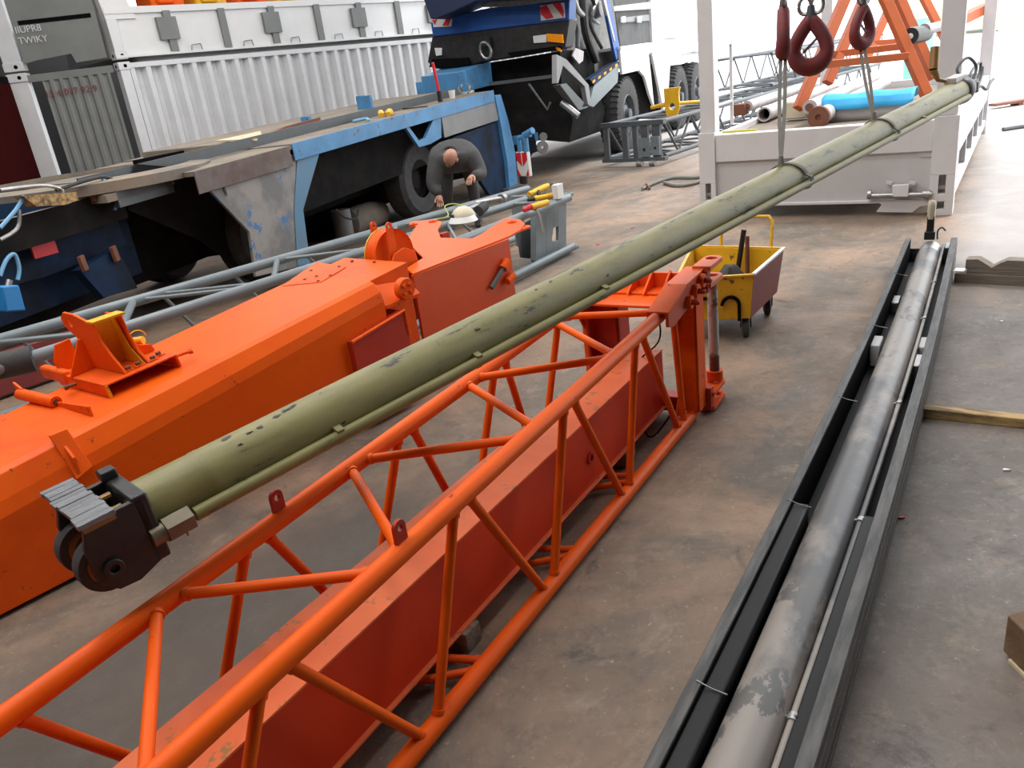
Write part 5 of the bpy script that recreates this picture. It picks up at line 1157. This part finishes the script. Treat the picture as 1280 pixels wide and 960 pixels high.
# deck and sides
RBX(.05, RWd-.05, .14, RD, RH-.16, RH-.10, 'deck', 'wood', 0)
for a0 in (0.02, RWd-.10): RBX(a0, a0+.08, .16, RD, .48, RH-.04, 'side_rail', 'rack'); RBX(a0, a0+.08, .16, RD, .1, .2, 'side_rail', 'rack')
for k in range(5): RBX(.03, .09, .7+k*1.1, .8+k*1.1, .2, .48, 'side_stiffener', 'rack', 0)
for a0 in (.0, RWd-.16): RBX(a0, a0+.16, RD-.16, RD, 0, 3.2, 'rear_upright', 'rack')
RBX(.16, RWd-.16, RD-.1, RD, .3, RH, 'rear_beam')
# hinged gate frame at the left
mb = MB()
ga = RWd-.04
for b in (.35, .95): mb.box(RK, ga-.03, ga, b, b+.03, RH, 1.72)
mb.box(RK, ga-.03, ga, .14, .98, 1.69, 1.72); mb.box(RK, ga-.03, ga, .14, .98, 1.10, 1.12)
mb.build('gate_frame', 'rack', rk)
dz = RH-.10+.001
def RPt(px, py, zz): return G(px, py, zz)
az_in = 56
def log(px, py, z_, r, L, m_, name, label, az=az_in, hollow=False, cat='pipe', rise=0.):
    p = G(px, py, z_); d = Vector((math.cos(math.radians(az)), math.sin(math.radians(az)), rise)).normalized()
    t = thing(name, label, cat, p-Z*r, 'pipes and shafts in the rack' if cat == 'pipe' else None)
    if hollow: MB().lathe(p, d, [(r*.78, 0), (r, 0), (r, L), (r*.78, L), (r*.78, 0)], 28).build('tube_wall', m_, t); MB().lathe(p+d*.25, d, [(0, 0), (r*.8, 0)], 20).build('bore_shade', 'blackmatte', t)  # black disc inside the open bore paints its shade
    else: MB().lathe(p, d, [(0, 0), (r, 0), (r, L), (0, L)], 28).build('shaft', m_, t); MB().lathe(p, d, [(0, -.03), (r*.55, -.03), (r*.55, 0)], 20).build('shaft_end', 'rust', t)
    return t
log(955, 143, dz+.10, .085, 4.4, 'pipe', 'steel_pipe', 'pale steel pipe with dark open bore, nearest end in the rack', hollow=True)
log(934, 133, dz+.16, .07, 4.6, 'pipe', 'steel_pipe', 'pale steel pipe with a brown capped end at the left in the rack', az=55)
tag(MB().box(FR(G(925, 138, dz+.12), 56), -.06, .14, -.08, .08, -.06, .08).build('rusty_clamp', 'rust', bevel=.01), 'square rusty clamp on the end of the leftmost pipe in the rack', 'clamp')
log(1024, 146, dz+.11, .085, 4.6, 'pipe', 'steel_shaft', 'pale shaft with a round rusty flange in the middle of the rack')
MBf = MB().lathe(G(1024, 146, dz+.11), Vector((.56, .83, 0)), [(.03, -.05), (.11, -.05), (.11, .03), (.03, .03)], 28)
tag(MBf.build('shaft_flange', 'rust', bevel=.004), 'round rusty flange on the end of the middle shaft in the rack', 'flange')
log(1012, 134, dz+.2, .075, 4.6, 'pipe', 'steel_shaft', 'pale shaft behind the rusty flange one in the rack')
log(1058, 112, dz+.11, .09, 4.0, 'pipe', 'steel_pipe', 'thick white pipe running back beside the blue sheet in the rack')
tag(MB().box(FR(G(997, 148, dz+.02), 56), -.1, .12, -.13, .13, 0, .2).build('steel_block', 'cream', bevel=.02), 'cream and rust steel bracket block at the front of the rack', 'bracket')
# light cloth over a grey roll
rl = FR(G(1085, 148, dz), 56)
tag(MB().lathe(rl(0, 0, .10), rl.n, [(0, -.42), (.12, -.40), (.13, 0), (.12, .40), (0, .42)], 24).build('grey_roll', 'rack'), 'grey covered roll under the bright blue sheet in the rack', 'roll')
rings = []
for i in range(13):
    s_ = -.46+.92*i/12; rings.append([rl(-.20+.02*math.sin(i), s_, .13), rl(-.15, s_, .245+.01*math.sin(i*2)), rl(-.02, s_, .29+.012*math.sin(i*1.1)), rl(.14, s_, .27+.015*math.cos(i)), rl(.34, s_, .17)])
mb = MB(); mb.loft(rings, caps=False, close=False); ob = mb.build('blue_sheet', 'skyblue', sub=1)
so = ob.modifiers.new('solid', 'SOLIDIFY'); so.thickness = .008
tag(ob, 'bright blue sheet draped over the roll in the rack', 'plastic sheet')
# orange trestles
def trestle(zc, pts, label, crossb):
    t = thing('a_frame_trestle', label, 'trestle', DZ(*pts[0][1], zc), 'orange trestles in the rack')
    for (p, q) in pts:
        MB().bar(DZ(*p, zc), DZ(*q, zc), .11, .10, up=vd).build('leg', 'trestle', t, bevel=.006)
    for (p, q) in crossb: MB().bar(DZ(*p, zc), DZ(*q, zc), .08, .10, up=vd).build('cross_bar', 'trestle', t, bevel=.006)
    return t
trestle(9.0, [((1068, -30), (998, 136)), ((1094, -30), (1158, 118))], 'orange A-frame trestle standing nearest the camera in the rack', [((1020, 82), (1134, 70))])
trestle(9.9, [((1092, -30), (1034, 104)), ((1112, -30), (1168, 98))], 'orange A-frame trestle just behind the nearest one in the rack', [((1040, 68), (1136, 57))])
trestle(12.6, [((1116, 0), (1082, 76)), ((1150, -12), (1182, 50))], 'orange A-frame trestle at the far end of the rack', [((1090, 54), (1146, 50))])
MB().bar(DZ(1180, 35, 10.5), DZ(1236, 8, 11.5), .14, .12).build('outrigger_arm', 'trestle')
for o in bpy.data.objects:
    if o.name == 'outrigger_arm': tag(o, 'orange arm sticking out to the right behind the rack post', 'steel arm')
hp2 = DZ(1155, 38, 9.3); hd2 = Vector((.80, .60, .05)).normalized()
tt = thing('steel_pipe', 'white flanged pipe resting high on the orange trestle', 'pipe', hp2-Z*.08, 'pipes and shafts in the rack')
MB().lathe(hp2, hd2, [(.045, 0), (.075, 0), (.075, .05), (.058, .05), (.058, .9), (.045, .9), (.045, 0)], 28).build('tube_wall', 'pipe', tt)
o_ = DZ(1139, 45, 9.0); dd = Vector((.67, .74, 0))
rt_ = thing('end_roller', 'black round roller with a white centre beside the orange trestle leg', 'roller', o_-Z*.1)
MB().lathe(o_, dd, [(.03, -.04), (.09, -.04), (.095, .0), (.09, .6), (.03, .6)], 28).build('roller_tube', 'black', rt_); MB().lathe(o_, dd, [(0, -.05), (.032, -.045), (.032, 0)], 16).build('centre', 'white', rt_)
# green drum outside
gd = DZ(1152, 14, 20); tag(MB().lathe(Vector((gd.x, gd.y, 0)), Z, [(0, 0), (.35, 0), (.36, 1.7), (0, 1.7)], 24).build('green_drum', mat('mint_plastic', (.28, .62, .52), .5)), 'pale green drum stack seen far away between the trestle legs', 'drum')
# debris outside at the right
for k, (x, y, lab) in enumerate(((1268, 132, 'dark plank on the bright ground at the right edge'), (1268, 162, 'small grey fitting on the bright ground at the right edge'))):
    f = FR(G(x, y, 0), 10); mb = MB().box(f, -.5, 1.0, -.12, .12, .05, .09).box(f, 0, .1, -.1, .1, 0, .05) if k == 0 else MB().tube([f(-.2, 0, .03), f(.1, 0, .03), f(.3, .04, .02)], .03, 8)
    tag(mb.build('ground_scrap', 'rust' if k == 0 else 'dkgrey'), lab, 'debris')
#@@CONTAINERS
cA = 43.7
cc0 = G(147, 78, 2.62)
CFm = FR((cc0.x, cc0.y, 0), cA)
el = G(30, 92, 2.62)
eA = math.degrees(math.atan2(el.y-cc0.y, el.x-cc0.x)); eW = math.hypot(el.y-cc0.y, el.x-cc0.x)
print('container', cc0, 'end az', eA, eW)
EF2 = FR((cc0.x, cc0.y, 0), eA)
CL_ = 12.2; CT = 2.62
cn1 = thing('shipping_container', 'light grey corrugated steel container at the bottom of the stack', 'container', CFm(6, -1.2, 0))
def corr(F, a0, a1, sgn, c0, c1, pitch, dep, name, m_, par):
    mb = MB(); n = int((a1-a0)/pitch); prof = []
    for k in range(n):
        x = a0+k*pitch; prof += [(x, 0), (x+pitch*.27, 0), (x+pitch*.5, dep), (x+pitch*.77, dep)]
    prof.append((a0+n*pitch, 0))
    vs = [F(a, sgn*-d, c0) for a, d in prof]+[F(a, sgn*-d, c1) for a, d in prof]; L = len(prof)
    mb.add(vs, [(i, i+1, L+i+1, L+i) for i in range(L-1)])
    ob = mb.build(name, m_, par, smooth=False); s_ = ob.modifiers.new('solid', 'SOLIDIFY'); s_.thickness = .004
    return ob
corr(CFm, .17, CL_-.17, 1, .16, CT-.09, .272, .11, 'corrugated_side', 'cont', cn1)
MB().box(CFm, .0, CL_, -.07, .01, CT-.10, CT-.02).build('top_rail', 'cont', cn1, bevel=.004)
MB().box(CFm, .0, CL_, -.07, .01, 0, .16).build('bottom_rail', 'cont', cn1)
corr(EF2, .16, eW-.1, -1, .16, CT-.12, .150, .03, 'corrugated_end', 'contd', cn1)
MB().box(EF2, .1, eW, .0, .06, CT-.14, CT-.03).build('end_header', 'contd', cn1)
MB().box(EF2, .1, eW, .0, .06, 0, .16).build('end_sill', 'contd', cn1)
def cpost(p0, c0, c1, par, w=.16):
    F = FR((p0.x, p0.y, 0), cA)
    MB().box(F, 0, w, -w, .012, c0, c1).build('corner_post', 'cont', par, bevel=.006)
def casting(p0, c0, par, up=1):
    F = FR((p0.x, p0.y, 0), cA)
    MB().box(F, -.01, .19, -.18, .02, c0, c0+.12).build('corner_casting', 'cont', par, bevel=.006)
    for a_, d_ in ((.10, 1),):
        MB().lathe(F(a_, .021, c0+.06), F.n, [(0, .002), (.028, .002), (.028, -.01)], 16).build('casting_hole', 'blackmatte', par)
    MB().lathe(F(-.011, -.09, c0+.06), -F.u, [(0, .002), (.028, .002), (.028, -.01)], 16).build('casting_hole', 'blackmatte', par)
cpost(cc0, 0, CT-.12, cn1); casting(cc0, CT-.12, cn1)
def lpost(c0, c1, par, name='corner_post'):
    MB().box(EF2, eW-.02, eW+.26, -.012, .16, c0, c1).build(name, 'cont', par, bevel=.006)
def lcast(c0, par):
    MB().box(EF2, eW-.03, eW+.27, -.03, .17, c0, c0+.13).build('corner_casting', 'cont', par, bevel=.006)
    MB().lathe(EF2(eW+.08, -.031, c0+.065), -EF2.n, [(0, .002), (.03, .002), (.03, -.01)], 16).build('casting_hole', 'blackmatte', par)
lpost(0, CT-.12, cn1); lcast(CT-.12, cn1)
cpost(CFm(CL_-.16, 0, 0), 0, CT, cn1)
MB().box(CFm, .1, CL_-.1, -2.2, -.1, CT-.06, CT-.03).build('roof_panel', 'contd', cn1)
# red stencilled number across the end wall
def textobj(s, name, m_, par, p, ex, ey, size, th=.002):
    cu = bpy.data.curves.new(name, 'FONT'); cu.body = s; cu.size = size; cu.extrude = th
    ob = bpy.data.objects.new(name, cu); COL.objects.link(ob)
    ex = Vector(ex).normalized(); ey = (Vector(ey)-ex*Vector(ey).dot(ex)).normalized(); ez = ex.cross(ey)
    off = par.location
    mt = Matrix((ex, ey, ez)).transposed().to_4x4(); mt.translation = Vector(p)-off
    ob.matrix_local = mt; ob.parent = par; ob.matrix_parent_inverse = Matrix(); ob.matrix_local = mt
    cu.materials.append(M[m_])
    bpy.context.view_layer.update()
    me = bpy.data.meshes.new_from_object(ob.evaluated_get(bpy.context.evaluated_depsgraph_get()))
    o2 = bpy.data.objects.new(name, me); COL.objects.link(o2); o2.parent = par; o2.matrix_parent_inverse = Matrix(); o2.matrix_local = mt
    bpy.data.objects.remove(ob); o2.name = name; return o2
pt = PV(58, 122, EF2(0, .012, 0), eA); 
textobj('15 4 077 92 9', 'stencil_number', 'maroon', cn1, pt-EF2.n*.035, -EF2.u, Z, .145)
# upper unit: flat rack with tall end wall
u0 = CT+.04
fr2 = thing('flat_rack_container', 'white and grey flat rack unit stacked on the corrugated container', 'container', CFm(6, -1.2, u0))
MB().box(CFm, .0, CL_, -2.2, -.02, u0+.04, u0+.72).build('base_side', 'white', fr2, bevel=.004)
MB().box(CFm, -.0, CL_, -.05, .02, u0+.68, u0+.78).build('top_rail', 'white', fr2)
MB().box(CFm, .0, CL_, -.05, .03, u0+.02, u0+.06).build('bottom_rail', 'white', fr2)
for k in range(12):
    a = .95+k*1.0
    if a > CL_-.3: break
    MB().box(CFm, a, a+.13, -.02, .03, u0+.05, u0+.70).build('side_rib', 'contd', fr2)
    if k % 2 == 0: MB().box(CFm, a-.14, a+.2, -.02, .05, u0+.25, u0+.60).build('rib_gusset', 'contd', fr2)
    if k < 8: MB().tube([CFm(a+.35, .03, u0+.06), CFm(a+.37, .04, u0+.14), CFm(a+.53, .04, u0+.15), CFm(a+.55, .03, u0+.06)], .012, 8).build('lashing_loop', 'steel', fr2)
ew = [EF2(.14, .0, u0+.05), EF2(.62, 0, u0+.03), EF2(.66, 0, u0+.17), EF2(1.20, 0, u0+.13), EF2(eW-.05, 0, u0+.10), EF2(eW-.05, 0, u0+1.9), EF2(.10, 0, u0+1.9)]
MB().prism(ew, EF2.n*.04).build('end_wall', 'contd', fr2)
MB().box(EF2, .2, eW-.15, -.01, .0, u0+.66, u0+.72).build('end_slot', 'blackmatte', fr2)
casting(cc0, u0, fr2); cpost(cc0, u0+.12, u0+.60, fr2); lcast(u0, fr2); lpost(u0+.12, u0+1.9, fr2)
MB().hexa([CFm(.0, -.16, u0+.6), CFm(.5, -.16, u0+.6), CFm(.5, .01, u0+.6), CFm(0, .01, u0+.6), CFm(-.15, -.16, u0+1.9), CFm(.1, -.16, u0+1.9), CFm(.1, .01, u0+1.9), CFm(-.15, .01, u0+1.9)]).build('hinged_post', 'white', fr2)
pt = PV(20, 42, EF2(0, -.0, 0), eA)
for k in range(2):
    textobj(['IIUPR8', 'TWIKY'][k], 'stencil_text', 'cont', fr2, pt-EF2.n*.012-Z*.16*k, -EF2.u, Z, .14)
# orange load lying on the flat rack
for k in range(5):
    a = .9+k*.8; f = FR(CFm(a, -.5, u0+.72), cA)
    tag(MB().box(f, 0, .6, -.3, .3, 0, .4).box(f, .1, .4, .3, .36, .1, .3).build('boom_part', 'yellow' if k % 2 else 'orange', bevel=.03), 'painted machine part on the upper flat rack, %s' % ['nearest the leaning post', 'second from the leaning post', 'in the middle of the row', 'fourth from the leaning post', 'farthest from the leaning post'][k], 'machine part', 'machine parts on the flat rack')
# dark red open container to the left of the stack
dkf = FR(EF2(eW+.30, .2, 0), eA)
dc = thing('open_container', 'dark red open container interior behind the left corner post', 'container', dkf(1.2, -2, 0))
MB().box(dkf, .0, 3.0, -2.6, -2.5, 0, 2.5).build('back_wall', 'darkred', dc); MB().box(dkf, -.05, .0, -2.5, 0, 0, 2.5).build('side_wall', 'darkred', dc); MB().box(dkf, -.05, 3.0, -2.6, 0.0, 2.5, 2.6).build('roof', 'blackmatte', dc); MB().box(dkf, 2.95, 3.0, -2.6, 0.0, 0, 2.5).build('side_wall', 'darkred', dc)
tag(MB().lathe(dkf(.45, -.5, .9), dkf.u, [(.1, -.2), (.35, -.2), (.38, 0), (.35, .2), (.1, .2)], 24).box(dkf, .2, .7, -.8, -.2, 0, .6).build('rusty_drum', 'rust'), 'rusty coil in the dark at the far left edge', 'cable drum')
#@@LIGHT
w = bpy.data.worlds.new('world'); SC.world = w; w.use_nodes = True
bg = w.node_tree.nodes['Background']; bg.inputs['Color'].default_value = (.93, .96, 1.0, 1); bg.inputs['Strength'].default_value = 3.3
def area(name, p, tgt, sx, sy, e, col=(1, 1, 1)):
    l = bpy.data.lights.new(name, 'AREA'); l.shape = 'RECTANGLE'; l.size = sx; l.size_y = sy; l.energy = e; l.color = col
    o = bpy.data.objects.new(name, l); COL.objects.link(o); o.location = p
    o.rotation_euler = (Vector(tgt)-Vector(p)).to_track_quat('-Z', 'Y').to_euler(); return o
for k, a in enumerate((1.6, 5.0, 8.2, -1.4)):
    p = RF(a, -6.5 if k < 3 else -4.5, 6.55); o = area('skylight', p, p-Z, 1.2, 12 if k < 3 else 8, (400, 360, 230, 300)[k], (1, .97, .93)); o.rotation_euler = (0, 0, math.radians(50+90+90))
sl_ = bpy.data.lights.new('hazy_sun', 'SUN'); sl_.energy = 3.2; sl_.angle = math.radians(18); sl_.color = (1, .98, .95)
so_ = bpy.data.objects.new('hazy_sun', sl_); COL.objects.link(so_); so_.location = (20, 5, 20)
sd_ = Vector((math.cos(math.radians(12))*math.cos(math.radians(56)), math.sin(math.radians(12))*math.cos(math.radians(56)), math.sin(math.radians(56))))
so_.rotation_euler = sd_.to_track_quat('Z', 'Y').to_euler()
SC.view_settings.view_transform = 'Standard'; SC.view_settings.look = 'None'; SC.view_settings.exposure = 0.0; SC.view_settings.gamma = 1
SC.view_settings.use_curve_mapping = False
